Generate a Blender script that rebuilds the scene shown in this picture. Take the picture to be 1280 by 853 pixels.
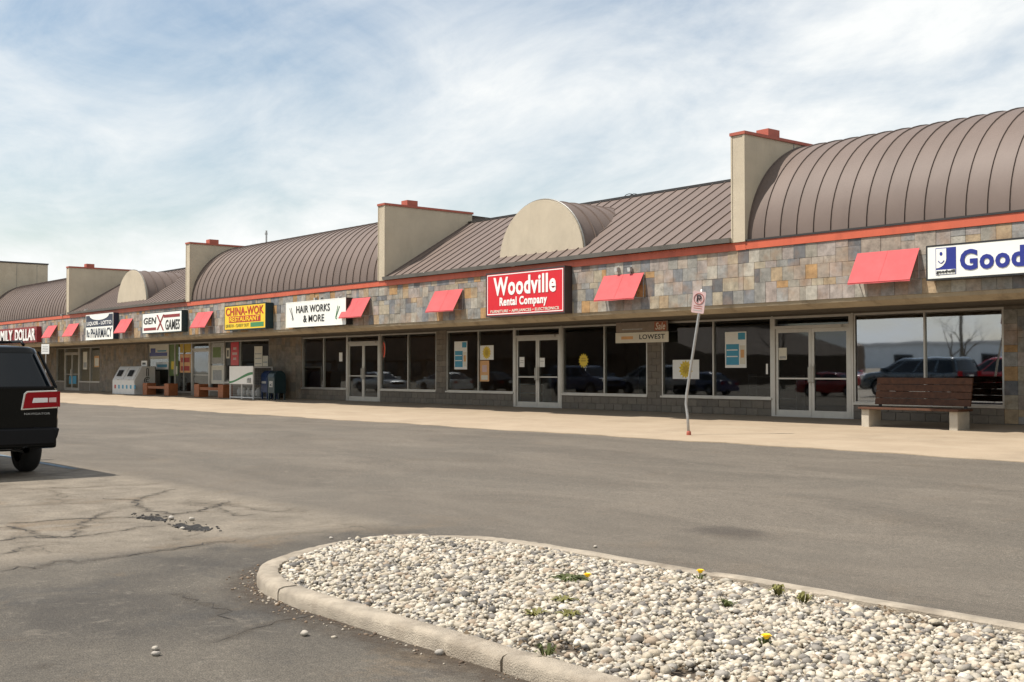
import bpy, bmesh, math, random
import numpy as np
from mathutils import Vector, Matrix
random.seed(7); np.random.seed(7)
PI = math.pi
scn = bpy.context.scene
for o in list(bpy.data.objects): bpy.data.objects.remove(o)
COL = scn.collection

# ------------------------------------------------------------------ camera
FPX, IW, IH = 1459.0, 1280.0, 853.0
PITCH = math.atan((464 - 426.5) / FPX)
TH = math.atan2(1207 / (FPX / math.cos(PITCH)), 1.0)
CAMP = Vector((0, 0, 1.52))
FH = Vector((-math.cos(TH), math.sin(TH), 0)); CR = Vector((math.sin(TH), math.cos(TH), 0))
CF = FH * math.cos(PITCH) + Vector((0, 0, math.sin(PITCH)))
CU = CR.cross(CF)
cam = bpy.data.cameras.new('camera'); camo = bpy.data.objects.new('camera', cam); COL.objects.link(camo)
cam.sensor_width = 36; cam.lens = 36 * FPX / IW; cam.clip_end = 6000; cam.clip_start = 0.05
camo.matrix_world = Matrix((( CR.x, CU.x, -CF.x, CAMP.x), (CR.y, CU.y, -CF.y, CAMP.y), (CR.z, CU.z, -CF.z, CAMP.z), (0, 0, 0, 1)))
scn.camera = camo

# ------------------------------------------------------------------ sun, sky, exposure
SUN = Vector((-0.36, -0.53, 1.0)).normalized()
sl = bpy.data.lights.new('sun', 'SUN'); so = bpy.data.objects.new('sun', sl); COL.objects.link(so)
sl.energy = 4.9; sl.angle = math.radians(0.7); sl.color = (1.0, 0.935, 0.85)
so.rotation_euler = SUN.to_track_quat('Z', 'Y').to_euler(); so.location = (0, 0, 40)
scn.view_settings.view_transform = 'Standard'; scn.view_settings.look = 'None'
scn.view_settings.exposure = 0.27; scn.view_settings.gamma = 1.0; scn.view_settings.use_curve_mapping = False
wd = bpy.data.worlds.new('World'); scn.world = wd; wd.use_nodes = True
def world_nodes():
    nt = wd.node_tree; N = nt.nodes; L = nt.links; N.clear()
    def n(t, **k):
        x = N.new(t)
        for a, b in k.items(): setattr(x, a, b)
        return x
    def mth(op, a, b=None, c=None):
        m = n('ShaderNodeMath', operation=op)
        for i, v in enumerate((a, b, c)):
            if v is None: continue
            if isinstance(v, (int, float)): m.inputs[i].default_value = v
            else: L.new(v, m.inputs[i])
        return m.outputs[0]
    sky = n('ShaderNodeTexSky', sky_type='NISHITA', sun_disc=False)
    sky.sun_elevation = math.asin(SUN.z); sky.sun_rotation = math.atan2(SUN.x, SUN.y)
    sky.altitude = 200; sky.air_density = 1.35; sky.dust_density = 0.7; sky.ozone_density = 1.0
    tc = n('ShaderNodeTexCoord'); sp = n('ShaderNodeSeparateXYZ'); L.new(tc.outputs['Generated'], sp.inputs[0])
    den = mth('ADD', mth('MAXIMUM', sp.outputs[2], 0.0), 0.26)
    px = mth('DIVIDE', sp.outputs[0], den); py = mth('DIVIDE', sp.outputs[1], den)
    cb = n('ShaderNodeCombineXYZ'); L.new(px, cb.inputs[0]); L.new(py, cb.inputs[1])
    mp = n('ShaderNodeMapping'); mp.inputs['Rotation'].default_value = (0, 0, 0.75); mp.inputs['Scale'].default_value = (0.95, 1.25, 1); mp.inputs['Location'].default_value = (8.5, 8.1, 0)
    L.new(cb.outputs[0], mp.inputs[0])
    n1 = n('ShaderNodeTexNoise'); n1.inputs['Scale'].default_value = 0.62; n1.inputs['Detail'].default_value = 9; n1.inputs['Roughness'].default_value = 0.58; n1.inputs['Distortion'].default_value = 0.5
    L.new(mp.outputs[0], n1.inputs['Vector'])
    n2 = n('ShaderNodeTexNoise'); n2.inputs['Scale'].default_value = 2.6; n2.inputs['Detail'].default_value = 8; n2.inputs['Roughness'].default_value = 0.62; n2.inputs['Distortion'].default_value = 0.5
    L.new(mp.outputs[0], n2.inputs['Vector'])
    mixn = mth('ADD', mth('MULTIPLY', n1.outputs[0], 0.72), mth('MULTIPLY', n2.outputs[0], 0.28))
    rp = n('ShaderNodeValToRGB'); L.new(mixn, rp.inputs[0])
    e = rp.color_ramp.elements; e[0].position = 0.415; e[0].color = (0.10, 0.10, 0.10, 1); e[1].position = 0.595; e[1].color = (1, 1, 1, 1)
    m = n('ShaderNodeMix', data_type='RGBA'); L.new(rp.outputs[0], m.inputs[0]); L.new(sky.outputs[0], m.inputs[6])
    m.inputs[7].default_value = CLOUD
    bg = n('ShaderNodeBackground'); L.new(m.outputs[2], bg.inputs[0]); bg.inputs[1].default_value = 0.10
    out = n('ShaderNodeOutputWorld'); L.new(bg.outputs[0], out.inputs[0])
CLOUD = (8.2, 8.35, 8.3, 1)
world_nodes()

# ------------------------------------------------------------------ pixel helpers (a pixel gives a direction, the plane it lies on gives the distance)
def ray(px, py): return CF + CR * ((px - IW / 2) / FPX) - CU * ((py - IH / 2) / FPX)
def on_y(px, py, Y):
    d = ray(px, py); t = Y / d.y; return CAMP + d * t
def on_z(px, py, z):
    d = ray(px, py); return CAMP + d * ((z - CAMP.z) / d.z)
FY, WY, KY = 22.10, 25.60, 17.90          # fascia plane, shop wall plane, walkway edge
def walk_z(y): return 0.10 + 0.20 * (min(max(y, KY), WY) - KY) / (WY - KY)
def ground_z(x, y):
    t = min(max((y - 8.0) / (KY - 8.0), 0), 1); return 0.088 * t * t * (3 - 2 * t)

# ------------------------------------------------------------------ materials
MATS = {}
def nodes_of(name):
    m = bpy.data.materials.new(name); m.use_nodes = True; MATS[name] = m
    nt = m.node_tree; return m, nt, nt.nodes, nt.links, nt.nodes['Principled BSDF']
def mat(name, col, rough=0.6, var=0.12, scale=4.0, bump=0.0, bscale=60.0, metal=0.0, spec=0.5, coat=0.0, dirt=0.0, emit=None, objrand=0.0, trans=0.0):
    m, nt, N, L, b = nodes_of(name)
    b.inputs['Roughness'].default_value = rough; b.inputs['Metallic'].default_value = metal
    b.inputs['Specular IOR Level'].default_value = spec; b.inputs['Coat Weight'].default_value = coat
    geo = N.new('ShaderNodeNewGeometry')
    nz = N.new('ShaderNodeTexNoise'); nz.inputs['Scale'].default_value = scale; nz.inputs['Detail'].default_value = 6; nz.inputs['Roughness'].default_value = 0.65
    L.new(geo.outputs['Position'], nz.inputs['Vector'])
    rp = N.new('ShaderNodeValToRGB'); L.new(nz.outputs[0], rp.inputs[0])
    rp.color_ramp.elements[0].position = 0.3; rp.color_ramp.elements[1].position = 0.7
    lo = [max(0, c * (1 - var)) for c in col]; hi = [min(1, c * (1 + var)) for c in col]
    rp.color_ramp.elements[0].color = (*lo, 1); rp.color_ramp.elements[1].color = (*hi, 1)
    cur = rp.outputs[0]
    if objrand:
        oi = N.new('ShaderNodeObjectInfo'); mr = N.new('ShaderNodeMapRange'); mr.inputs[3].default_value = 1 - objrand; mr.inputs[4].default_value = 1 + objrand
        L.new(oi.outputs['Random'], mr.inputs[0]); hs = N.new('ShaderNodeHueSaturation'); L.new(mr.outputs[0], hs.inputs['Value']); L.new(cur, hs.inputs['Color']); cur = hs.outputs[0]
    if dirt:
        nd = N.new('ShaderNodeTexNoise'); nd.inputs['Scale'].default_value = 1.1; nd.inputs['Detail'].default_value = 8; nd.inputs['Roughness'].default_value = 0.7
        mp = N.new('ShaderNodeMapping'); mp.inputs['Scale'].default_value = (1.6, 1.6, 0.5); L.new(geo.outputs['Position'], mp.inputs[0]); L.new(mp.outputs[0], nd.inputs['Vector'])
        r2 = N.new('ShaderNodeValToRGB'); L.new(nd.outputs[0], r2.inputs[0]); r2.color_ramp.elements[0].position = 0.5; r2.color_ramp.elements[1].position = 0.72
        r2.color_ramp.elements[0].color = (0, 0, 0, 1); r2.color_ramp.elements[1].color = (dirt, dirt, dirt, 1)
        mx = N.new('ShaderNodeMix'); mx.data_type = 'RGBA'; L.new(r2.outputs[0], mx.inputs[0]); L.new(cur, mx.inputs[6])
        mx.inputs[7].default_value = (col[0] * 0.35, col[1] * 0.3, col[2] * 0.26, 1); cur = mx.outputs[2]
    L.new(cur, b.inputs['Base Color'])
    if bump:
        nb = N.new('ShaderNodeTexNoise'); nb.inputs['Scale'].default_value = bscale; nb.inputs['Detail'].default_value = 5; L.new(geo.outputs['Position'], nb.inputs['Vector'])
        bp = N.new('ShaderNodeBump'); bp.inputs['Strength'].default_value = bump; bp.inputs['Distance'].default_value = 0.02; L.new(nb.outputs[0], bp.inputs['Height']); L.new(bp.outputs[0], b.inputs['Normal'])
    if emit:
        b.inputs['Emission Color'].default_value = (*emit[:3], 1); b.inputs['Emission Strength'].default_value = emit[3]
    if trans:
        out = [x for x in N if x.type == 'OUTPUT_MATERIAL'][0]; tr = N.new('ShaderNodeBsdfTranslucent'); L.new(cur, tr.inputs[0]); ms = N.new('ShaderNodeMixShader'); ms.inputs[0].default_value = trans
        L.new(b.outputs[0], ms.inputs[1]); L.new(tr.outputs[0], ms.inputs[2]); L.new(ms.outputs[0], out.inputs[0])
    return m
def ramp_mat(name, cols, rough, source, noise=0.25, nscale=9.0, bump=0.4, bscale=40.0, rust=0.0):
    """pieces that each take one colour of a palette (source: 'object' or 'island')"""
    m, nt, N, L, b = nodes_of(name); b.inputs['Roughness'].default_value = rough
    geo = N.new('ShaderNodeNewGeometry')
    src = N.new('ShaderNodeObjectInfo').outputs['Random'] if source == 'object' else geo.outputs['Random Per Island']
    rp = N.new('ShaderNodeValToRGB'); rp.color_ramp.interpolation = 'CONSTANT'; L.new(src, rp.inputs[0]); el = rp.color_ramp.elements
    for i, c in enumerate(cols):
        e = el[0] if i == 0 else (el[1] if i == 1 else el.new(i / len(cols)))
        e.position = i / len(cols); e.color = (*c, 1)
    nz = N.new('ShaderNodeTexNoise'); nz.inputs['Scale'].default_value = nscale; nz.inputs['Detail'].default_value = 7; nz.inputs['Roughness'].default_value = 0.7
    L.new(geo.outputs['Position'], nz.inputs['Vector'])
    mr = N.new('ShaderNodeMapRange'); mr.inputs[1].default_value = 0.3; mr.inputs[2].default_value = 0.7; mr.inputs[3].default_value = 1 - noise; mr.inputs[4].default_value = 1 + noise; L.new(nz.outputs[0], mr.inputs[0])
    hs = N.new('ShaderNodeHueSaturation'); L.new(rp.outputs[0], hs.inputs['Color']); L.new(mr.outputs[0], hs.inputs['Value']); cur = hs.outputs[0]
    if rust:
        n2 = N.new('ShaderNodeTexNoise'); n2.inputs['Scale'].default_value = 2.6; n2.inputs['Detail'].default_value = 6; L.new(geo.outputs['Position'], n2.inputs['Vector'])
        r2 = N.new('ShaderNodeValToRGB'); L.new(n2.outputs[0], r2.inputs[0]); r2.color_ramp.elements[0].position = 0.5; r2.color_ramp.elements[1].position = 0.7
        r2.color_ramp.elements[0].color = (0, 0, 0, 1); r2.color_ramp.elements[1].color = (rust, rust, rust, 1)
        mx = N.new('ShaderNodeMix'); mx.data_type = 'RGBA'; L.new(r2.outputs[0], mx.inputs[0]); L.new(cur, mx.inputs[6]); mx.inputs[7].default_value = (0.32, 0.16, 0.06, 1); cur = mx.outputs[2]
    L.new(cur, b.inputs['Base Color'])
    nb = N.new('ShaderNodeTexNoise'); nb.inputs['Scale'].default_value = bscale; nb.inputs['Detail'].default_value = 5; L.new(geo.outputs['Position'], nb.inputs['Vector'])
    bp = N.new('ShaderNodeBump'); bp.inputs['Strength'].default_value = bump; bp.inputs['Distance'].default_value = 0.01; L.new(nb.outputs[0], bp.inputs['Height']); L.new(bp.outputs[0], b.inputs['Normal'])
    return m
def glass_mat(name, tint, base):
    m, nt, N, L, b = nodes_of(name); N.remove(b)
    out = [x for x in N if x.type == 'OUTPUT_MATERIAL'][0]
    lw = N.new('ShaderNodeLayerWeight'); lw.inputs[0].default_value = 0.5
    pw = N.new('ShaderNodeMath'); pw.operation = 'POWER'; L.new(lw.outputs['Facing'], pw.inputs[0]); pw.inputs[1].default_value = 4.0
    ml = N.new('ShaderNodeMath'); ml.operation = 'MULTIPLY_ADD'; L.new(pw.outputs[0], ml.inputs[0]); ml.inputs[1].default_value = 1 - base; ml.inputs[2].default_value = base
    geo = N.new('ShaderNodeNewGeometry'); nz = N.new('ShaderNodeTexNoise'); nz.inputs['Scale'].default_value = 0.9; nz.inputs['Detail'].default_value = 2; L.new(geo.outputs['Position'], nz.inputs['Vector'])
    bp = N.new('ShaderNodeBump'); bp.inputs['Strength'].default_value = 0.022; bp.inputs['Distance'].default_value = 0.05; L.new(nz.outputs[0], bp.inputs['Height'])
    tr = N.new('ShaderNodeBsdfTransparent'); tr.inputs[0].default_value = (*tint, 1)
    gl = N.new('ShaderNodeBsdfGlossy'); gl.inputs['Roughness'].default_value = 0.02; gl.inputs['Color'].default_value = (0.92, 0.96, 1, 1); L.new(bp.outputs[0], gl.inputs['Normal'])
    ms = N.new('ShaderNodeMixShader'); L.new(ml.outputs[0], ms.inputs[0]); L.new(tr.outputs[0], ms.inputs[1]); L.new(gl.outputs[0], ms.inputs[2]); L.new(ms.outputs[0], out.inputs[0])
    return m

SLATE = [(0.240, 0.217, 0.176), (0.296, 0.250, 0.202), (0.216, 0.209, 0.189), (0.312, 0.267, 0.194), (0.336, 0.201, 0.086), (0.288, 0.238, 0.206), (0.116, 0.115, 0.116), (0.344, 0.316, 0.262), (0.232, 0.221, 0.194), (0.296, 0.254, 0.224), (0.248, 0.238, 0.219), (0.320, 0.238, 0.146), (0.264, 0.217, 0.172), (0.160, 0.164, 0.168)]
ramp_mat('slate_tile', SLATE, 0.62, 'object', 0.42, 4.5, 0.5, 30, 0.3)
ramp_mat('slate_tile_far', SLATE, 0.62, 'island', 0.42, 4.5, 0.5, 30, 0.3)
mat('grout', (.20, .175, .145), 0.9, 0.2, 8, 0.4, 60)
mat('orange_band', (.52, .105, .05), 0.5, 0.1, 2, dirt=0.35)
mat('roof_metal', (.152, .114, .095), 0.58, 0.08, 0.8, metal=0.0, spec=0.35, objrand=0.05, dirt=0.12)
mat('eave_metal', (.20, .195, .18), 0.45, 0.12, 2, metal=0.4, dirt=0.3)
mat('dark_metal', (.03, .027, .025), 0.5, 0.1)
mat('stucco', (.50, .43, .32), 0.85, 0.08, 1.5, 0.5, 120, dirt=0.18)
mat('coping_red', (.36, .09, .055), 0.6, 0.15, 3)
mat('soffit_beam', (.30, .245, .165), 0.8, 0.15, 2, 0.3, 50, dirt=0.7)
mat('soffit', (.12, .10, .075), 0.8, 0.15, 2, dirt=0.5)
ramp_mat('block_wall', [(.185, .155, .12), (.17, .145, .112), (.20, .168, .13), (.18, .15, .118), (.155, .132, .105)], 0.85, 'object', 0.15, 5, 0.6, 60)
mat('mortar', (.15, .13, .105), 0.95, 0.15, 6)
mat('aluminium', (.52, .49, .44), 0.38, 0.08, 3, metal=0.65, dirt=0.2)
mat('bronze_frame', (.09, .075, .055), 0.45, 0.1, 3, metal=0.4)
glass_mat('shop_glass', (.84, .86, .84), 0.030)
glass_mat('mid_glass', (.72, .74, .74), 0.055)
glass_mat('film_glass', (.50, .52, .54), 0.36)
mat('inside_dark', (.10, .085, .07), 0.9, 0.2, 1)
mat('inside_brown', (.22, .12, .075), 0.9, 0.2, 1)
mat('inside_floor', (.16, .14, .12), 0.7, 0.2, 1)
mat('shelf_grey', (.22, .21, .20), 0.7, 0.3, 3)
mat('awning_cloth', (.66, .118, .122), 0.8, 0.10, 2.5, 0.25, 60, objrand=.06, dirt=.18, trans=0.2)
mat('steel_tube', (.35, .33, .31), 0.45, 0.1, metal=0.6)
mat('galvanised', (.42, .42, .41), 0.45, 0.15, 12, metal=0.55, dirt=0.3)
mat('white_face', (.80, .80, .74), 0.4, 0.03, 2)
mat('sign_red', (.58, .012, .022), 0.35, 0.05, 1)
mat('sign_maroon', (.22, .015, .018), 0.45, 0.1, 1)
mat('sign_black', (.018, .018, .018), 0.45, 0.2, 2)
mat('sign_box', (.045, .03, .027), 0.5, 0.2, 3)
mat('sign_yellow', (.80, .52, .02), 0.4, 0.04, 1)
mat('letter_red', (.40, .03, .02), 0.5, 0.05)
mat('letter_olive', (.30, .27, .04), 0.5, 0.05)
mat('letter_green', (.05, .22, .08), 0.5, 0.05)
mat('navy', (.018, .026, .05), 0.45, 0.1)
mat('royal_blue', (.02, .03, .22), 0.4, 0.05)
mat('white_paint', (.82, .81, .77), 0.45, 0.03)
mat('cream_paint', (.70, .66, .55), 0.5, 0.05)
mat('banner_brown', (.24, .19, .15), .6, .15, 6)
mat('banner_rust', (.34, .10, .05), .6, .15, 6)
mat('faded_red', (.36, .13, .11), .6, .1)
mat('wood_red', (.085, .033, .014), 0.75, 0.35, 9, 0.3, 40)
mat('wood_orange', (.34, .115, .04), 0.6, 0.25, 8, 0.3, 40)
mat('concrete', (.345, .295, .228), 0.9, 0.28, 5.5, 0.6, 110, dirt=0.75)
mat('concrete_leg', (.46, .41, .33), 0.9, 0.1, 5, 0.4, 90)
mat('mail_blue', (.012, .03, .09), 0.4, 0.15, 3)
mat('mail_green', (.008, .028, .034), 0.4, 0.15, 3)
mat('ice_white', (.62, .62, .60), 0.4, 0.05)
mat('ice_side', (.40, .40, .38), 0.4, 0.05)
mat('pane_cyan', (.05, .30, .46), 0.5, 0.05)
mat('poster_orange', (.68, .36, .14), 0.5, 0.08)
mat('poster_yellow', (.72, .52, .04), 0.5, 0.15, 30)
mat('poster_gold', (.50, .33, .02), 0.5, 0.2, 30)
mat('poster_grey', (.38, .38, .36), 0.6, 0.35, 14)
mat('poster_green', (.14, .20, .07), 0.6, 0.3, 14)
mat('faded_pink', (.62, .44, .42), 0.5, 0.08)
mat('car_black', (.0025, .003, .003), 0.06, 0.1, 3, spec=0.16, coat=0.15)
mat('car_teal', (.012, .03, .045), 0.25, 0.1, 3, coat=1.0)
mat('car_red', (.30, .012, .014), 0.25, 0.05, 3, coat=1.0)
mat('car_silver', (.42, .43, .44), 0.3, 0.04, 3, metal=0.5, coat=1.0)
mat('car_white', (.66, .66, .64), 0.3, 0.03, 3, coat=1.0)
mat('car_blue', (.04, .06, .14), 0.3, 0.03, 3, coat=1.0)
mat('car_glass', (.005, .008, .011), 0.06, 0.1, 3, spec=0.32)
mat('plastic_black', (.005, .005, .006), 0.45, 0.15, 6, spec=0.18)
mat('rubber', (.012, .012, .012), 0.85, 0.2, 10, 0.3, 60)
mat('chrome', (.72, .70, .68), 0.12, 0.02, metal=1.0)
mat('rim_metal', (.34, .34, .34), 0.3, 0.08, metal=0.9)
mat('lens_red', (.27, .004, .008), 0.3, 0.06, 20, spec=0.15)
mat('lens_white', (.72, .70, .68), 0.2, 0.05, 30, coat=0.6)
mat('soil', (.10, .078, .055), 0.95, 0.3, 5, 0.6, 40)
mat('hole_shade', (.022, .020, .018), 0.95, 0.4, 14, 0.8, 50)  # broken pothole asphalt, the hole's shade put into its near black
mat('asphalt_crack', (.048, .041, .035), 0.95, 0.3, 9)
mat('blue_line', (.13, .175, .21), 0.8, 0.4, 12, dirt=0.9)
mat('leaf', (.085, .10, .025), 0.6, 0.3, 30, trans=0.2)
mat('moss', (.15, .14, .035), 0.8, 0.3, 30)
mat('dandelion_yellow', (.85, .58, .01), 0.6, 0.05)
mat('bark', (.11, .09, .07), 0.9, 0.25, 6)
mat('far_wall', (.60, .66, .72), 0.8, 0.1, 1)  # far store wall, lightened and blued to paint in distance haze
mat('wing_brown', (.12, .085, .06), .8, .2, 1)
mat('far_roof', (.50, .52, .55), 0.7, 0.1, 1)
mat('neon_red', (.5, .05, .03), 0.4, 0.05, emit=(1, .12, .06, 0.5))
ramp_mat('pebble', [(0.444, 0.387, 0.294), (0.523, 0.464, 0.366), (0.365, 0.318, 0.244), (0.554, 0.503, 0.412), (0.412, 0.348, 0.256), (0.246, 0.221, 0.187), (0.475, 0.414, 0.328), (0.325, 0.252, 0.179), (0.507, 0.449, 0.351), (0.127, 0.116, 0.103), (0.491, 0.441, 0.362), (0.309, 0.283, 0.244), (0.427, 0.372, 0.282), (0.571, 0.526, 0.446), (0.380, 0.340, 0.274), (0.206, 0.185, 0.160)], 0.75, 'island', 0.24, 60, 0.3, 120)
ramp_mat('pebble_single', [(.40, .36, .30), (.46, .42, .36), (.33, .30, .26), (.26, .225, .19)], 0.8, 'object', 0.16, 40, 0.25, 90)

def dirt_mat(name, col, amount):
    m, nt, N, L, b = nodes_of(name); b.inputs['Base Color'].default_value = (*col, 1); b.inputs['Roughness'].default_value = 0.95
    out = [x for x in N if x.type == 'OUTPUT_MATERIAL'][0]; at = N.new('ShaderNodeAttribute'); at.attribute_name = 'soft'; geo = N.new('ShaderNodeNewGeometry')
    nz = N.new('ShaderNodeTexNoise'); nz.inputs['Scale'].default_value = 9; nz.inputs['Detail'].default_value = 7; nz.inputs['Roughness'].default_value = 0.75; L.new(geo.outputs['Position'], nz.inputs['Vector'])
    mr = N.new('ShaderNodeMapRange'); L.new(nz.outputs[0], mr.inputs[0]); mr.inputs[1].default_value = 0.36; mr.inputs[2].default_value = 0.62; mr.inputs[3].default_value = 0; mr.inputs[4].default_value = amount
    mu = N.new('ShaderNodeMath'); mu.operation = 'MULTIPLY'; L.new(at.outputs['Fac'], mu.inputs[0]); L.new(mr.outputs[0], mu.inputs[1])
    tr = N.new('ShaderNodeBsdfTransparent'); ms = N.new('ShaderNodeMixShader'); L.new(mu.outputs[0], ms.inputs[0]); L.new(tr.outputs[0], ms.inputs[1]); L.new(b.outputs[0], ms.inputs[2]); L.new(ms.outputs[0], out.inputs[0])
dirt_mat('crack_dirt', (.095, .078, .058), 0.55); dirt_mat('kerb_dirt', (.075, .055, .038), 1.0)
def ground_material():
    m, nt, N, L, b = nodes_of('asphalt')
    def mth(op, a, bb=None, c=None, clamp=False):
        x = N.new('ShaderNodeMath'); x.operation = op; x.use_clamp = clamp
        for i, v in enumerate((a, bb, c)):
            if v is None: continue
            if isinstance(v, (int, float)): x.inputs[i].default_value = v
            else: L.new(v, x.inputs[i])
        return x.outputs[0]
    def noise(scale, det=6, rough=0.6, vec=None, dist=0.0):
        x = N.new('ShaderNodeTexNoise'); x.inputs['Scale'].default_value = scale; x.inputs['Detail'].default_value = det; x.inputs['Roughness'].default_value = rough; x.inputs['Distortion'].default_value = dist
        L.new(vec if vec else pos, x.inputs['Vector']); return x.outputs[0]
    def rmap(v, a, bb, c, d):
        x = N.new('ShaderNodeMapRange'); L.new(v, x.inputs[0])
        for i, q in enumerate((a, bb, c, d)): x.inputs[i + 1].default_value = q
        return x.outputs[0]
    def mix(f, a, bb):
        x = N.new('ShaderNodeMix'); x.data_type = 'RGBA'
        L.new(f, x.inputs[0])
        for i, v in ((6, a), (7, bb)):
            if isinstance(v, tuple): x.inputs[i].default_value = (*v, 1)
            else: L.new(v, x.inputs[i])
        return x.outputs[2]
    geo = N.new('ShaderNodeNewGeometry'); pos = geo.outputs['Position']
    sp = N.new('ShaderNodeSeparateXYZ'); L.new(pos, sp.inputs[0]); X, Y = sp.outputs[0], sp.outputs[1]
    big = noise(0.55, 6, 0.62); mid = noise(2.3, 7, 0.65); fine = noise(30, 4, 0.7); spk = noise(115, 3, 0.65)
    wob = mth('MULTIPLY', mth('SUBTRACT', mid, 0.5), 0.9)
    st = N.new('ShaderNodeMapping'); st.inputs['Scale'].default_value = (0.30, 0.8, 1); L.new(pos, st.inputs[0]); streak = noise(0.8, 8, 0.66, st.outputs[0], 0.9)
    # the lane along the shops, smooth and worn by tyres; the older lighter slab of the parking bays; the darker patch beside the island
    lane = mix(rmap(streak, 0.35, 0.68, 0, 1), (.112, .097, .079), (.176, .152, .123))
    old = mix(rmap(mid, 0.32, 0.68, 0, 1), (.150, .128, .100), (.250, .215, .170))
    dark = mix(rmap(big, 0.36, 0.64, 0, 1), (.058, .052, .045), (.122, .107, .087))
    inold = mth('MULTIPLY', rmap(mth('ADD', Y, wob), 6.35, 6.75, 1, 0), rmap(mth('ADD', X, mth('MULTIPLY', wob, 1.8)), -9.9, -9.1, 1, 0))
    indark = mth('MULTIPLY', rmap(mth('ADD', Y, wob), 6.2, 7.2, 1, 0), rmap(mth('ADD', X, mth('MULTIPLY', wob, 1.8)), -9.9, -9.1, 0, 1))
    c = mix(inold, lane, old); c = mix(indark, c, dark)
    # brownish dirt drifted along the island and scraped pale marks
    c = mix(mth('MULTIPLY', rmap(noise(0.9, 8, 0.7, None, 0.4), 0.55, 0.72, 0, 0.75), rmap(Y, 4.0, 7.5, 1, 0.25)), c, (.17, .12, .072))
    c = mix(mth('MULTIPLY', rmap(noise(3.7, 9, 0.75, None, 1.2), 0.60, 0.74, 0, 0.5), rmap(Y, 5.0, 7.0, 1, 0.1)), c, (.30, .27, .23))
    # one oil stain on the lane
    dx = mth('DIVIDE', mth('ADD', X, 7.2), 0.55); dy = mth('DIVIDE', mth('SUBTRACT', Y, 8.6), 0.34)
    dd = mth('ADD', mth('SQRT', mth('ADD', mth('MULTIPLY', dx, dx), mth('MULTIPLY', dy, dy))), mth('MULTIPLY', mth('SUBTRACT', mid, 0.5), 1.6))
    c = mix(rmap(dd, 0.45, 1.15, 0.62, 0), c, (.05, .042, .036))
    # patches of wear at several sizes, bluish old tar on the near patch
    c = mix(mth('MULTIPLY', rmap(noise(0.35, 5, 0.6, None, 0.8), 0.46, 0.62, 0, 0.55), rmap(Y, 6.0, 8.0, 0.35, 1)), c, (.118, .105, .087))
    c = mix(mth('MULTIPLY', rmap(noise(1.3, 8, 0.72, None, 0.7), 0.54, 0.70, 0, 0.65), indark), c, (.052, .050, .048))
    c = mix(rmap(noise(7.0, 6, 0.75, None, 0.5), 0.54, 0.74, 0, 0.5), c, (.080, .068, .056))
    c = mix(rmap(noise(4.2, 8, 0.72, None, 0.8), 0.55, 0.72, 0, 0.45), c, (.21, .182, .148))
    # alligator cracks of the old slab, dirt settled along them
    wv = N.new('ShaderNodeMix'); wv.data_type = 'VECTOR'; wn = N.new('ShaderNodeTexNoise'); wn.inputs['Scale'].default_value = 1.7; wn.inputs['Detail'].default_value = 6; L.new(pos, wn.inputs['Vector'])
    wv.inputs[0].default_value = 0.35; L.new(pos, wv.inputs[4]); vs_ = N.new('ShaderNodeVectorMath'); vs_.operation = 'MULTIPLY_ADD'; L.new(wn.outputs['Color'], vs_.inputs[0]); vs_.inputs[1].default_value = (1.1, 1.1, 0); L.new(pos, vs_.inputs[2])
    def cracks(scale, w0, w1):
        vo = N.new('ShaderNodeTexVoronoi'); vo.voronoi_dimensions = '2D'; vo.feature = 'DISTANCE_TO_EDGE'; vo.inputs['Scale'].default_value = scale; L.new(vs_.outputs[0], vo.inputs['Vector']); return rmap(vo.outputs['Distance'], w0, w1, 1, 0)
    cm = mth('MULTIPLY', inold, rmap(noise(0.7, 3), 0.40, 0.56, 0, 1))
    c = mix(mth('MULTIPLY', cracks(0.55, 0.0, 0.085), mth('MULTIPLY', cm, 0.55)), c, (.105, .085, .062))
    c = mix(mth('MULTIPLY', cracks(0.55, 0.0, 0.007), mth('MULTIPLY', cm, 0.8)), c, (.05, .043, .036))
    c = mix(mth('MULTIPLY', cracks(1.6, 0.0, 0.014), mth('MULTIPLY', cm, 0.45)), c, (.07, .06, .05))
    # pale chips of stone in the surface
    chips = N.new('ShaderNodeTexVoronoi'); chips.inputs['Scale'].default_value = 26; L.new(pos, chips.inputs['Vector'])
    c = mix(mth('MULTIPLY', rmap(chips.outputs['Distance'], 0.10, 0.17, 1, 0), rmap(noise(1.1, 4), 0.5, 0.66, 0, 0.75)), c, (.34, .31, .26))
    sp2 = mix(rmap(spk, 0.40, 0.62, 0, 1), (.52, .52, .52), (1.5, 1.48, 1.42))
    mu = N.new('ShaderNodeMix'); mu.data_type = 'RGBA'; mu.blend_type = 'MULTIPLY'; mu.inputs[0].default_value = 0.8; L.new(c, mu.inputs[6]); L.new(sp2, mu.inputs[7]); c = mu.outputs[2]
    fi = mix(rmap(fine, 0.3, 0.7, 0, 1), (.74, .74, .74), (1.24, 1.24, 1.24))
    mu2 = N.new('ShaderNodeMix'); mu2.data_type = 'RGBA'; mu2.blend_type = 'MULTIPLY'; mu2.inputs[0].default_value = 1.0; L.new(c, mu2.inputs[6]); L.new(fi, mu2.inputs[7]); c = mu2.outputs[2]
    L.new(c, b.inputs['Base Color']); b.inputs['Roughness'].default_value = 0.88; b.inputs['Specular IOR Level'].default_value = 0.3
    h = mth('ADD', mth('MULTIPLY', fine, 0.6), spk)
    bp = N.new('ShaderNodeBump'); bp.inputs['Strength'].default_value = 0.45; bp.inputs['Distance'].default_value = 0.012; L.new(h, bp.inputs['Height']); L.new(bp.outputs[0], b.inputs['Normal'])
    # walkway concrete
    m, nt, N, L, b = nodes_of('walk_concrete')
    geo = N.new('ShaderNodeNewGeometry'); pos = geo.outputs['Position']
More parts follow.
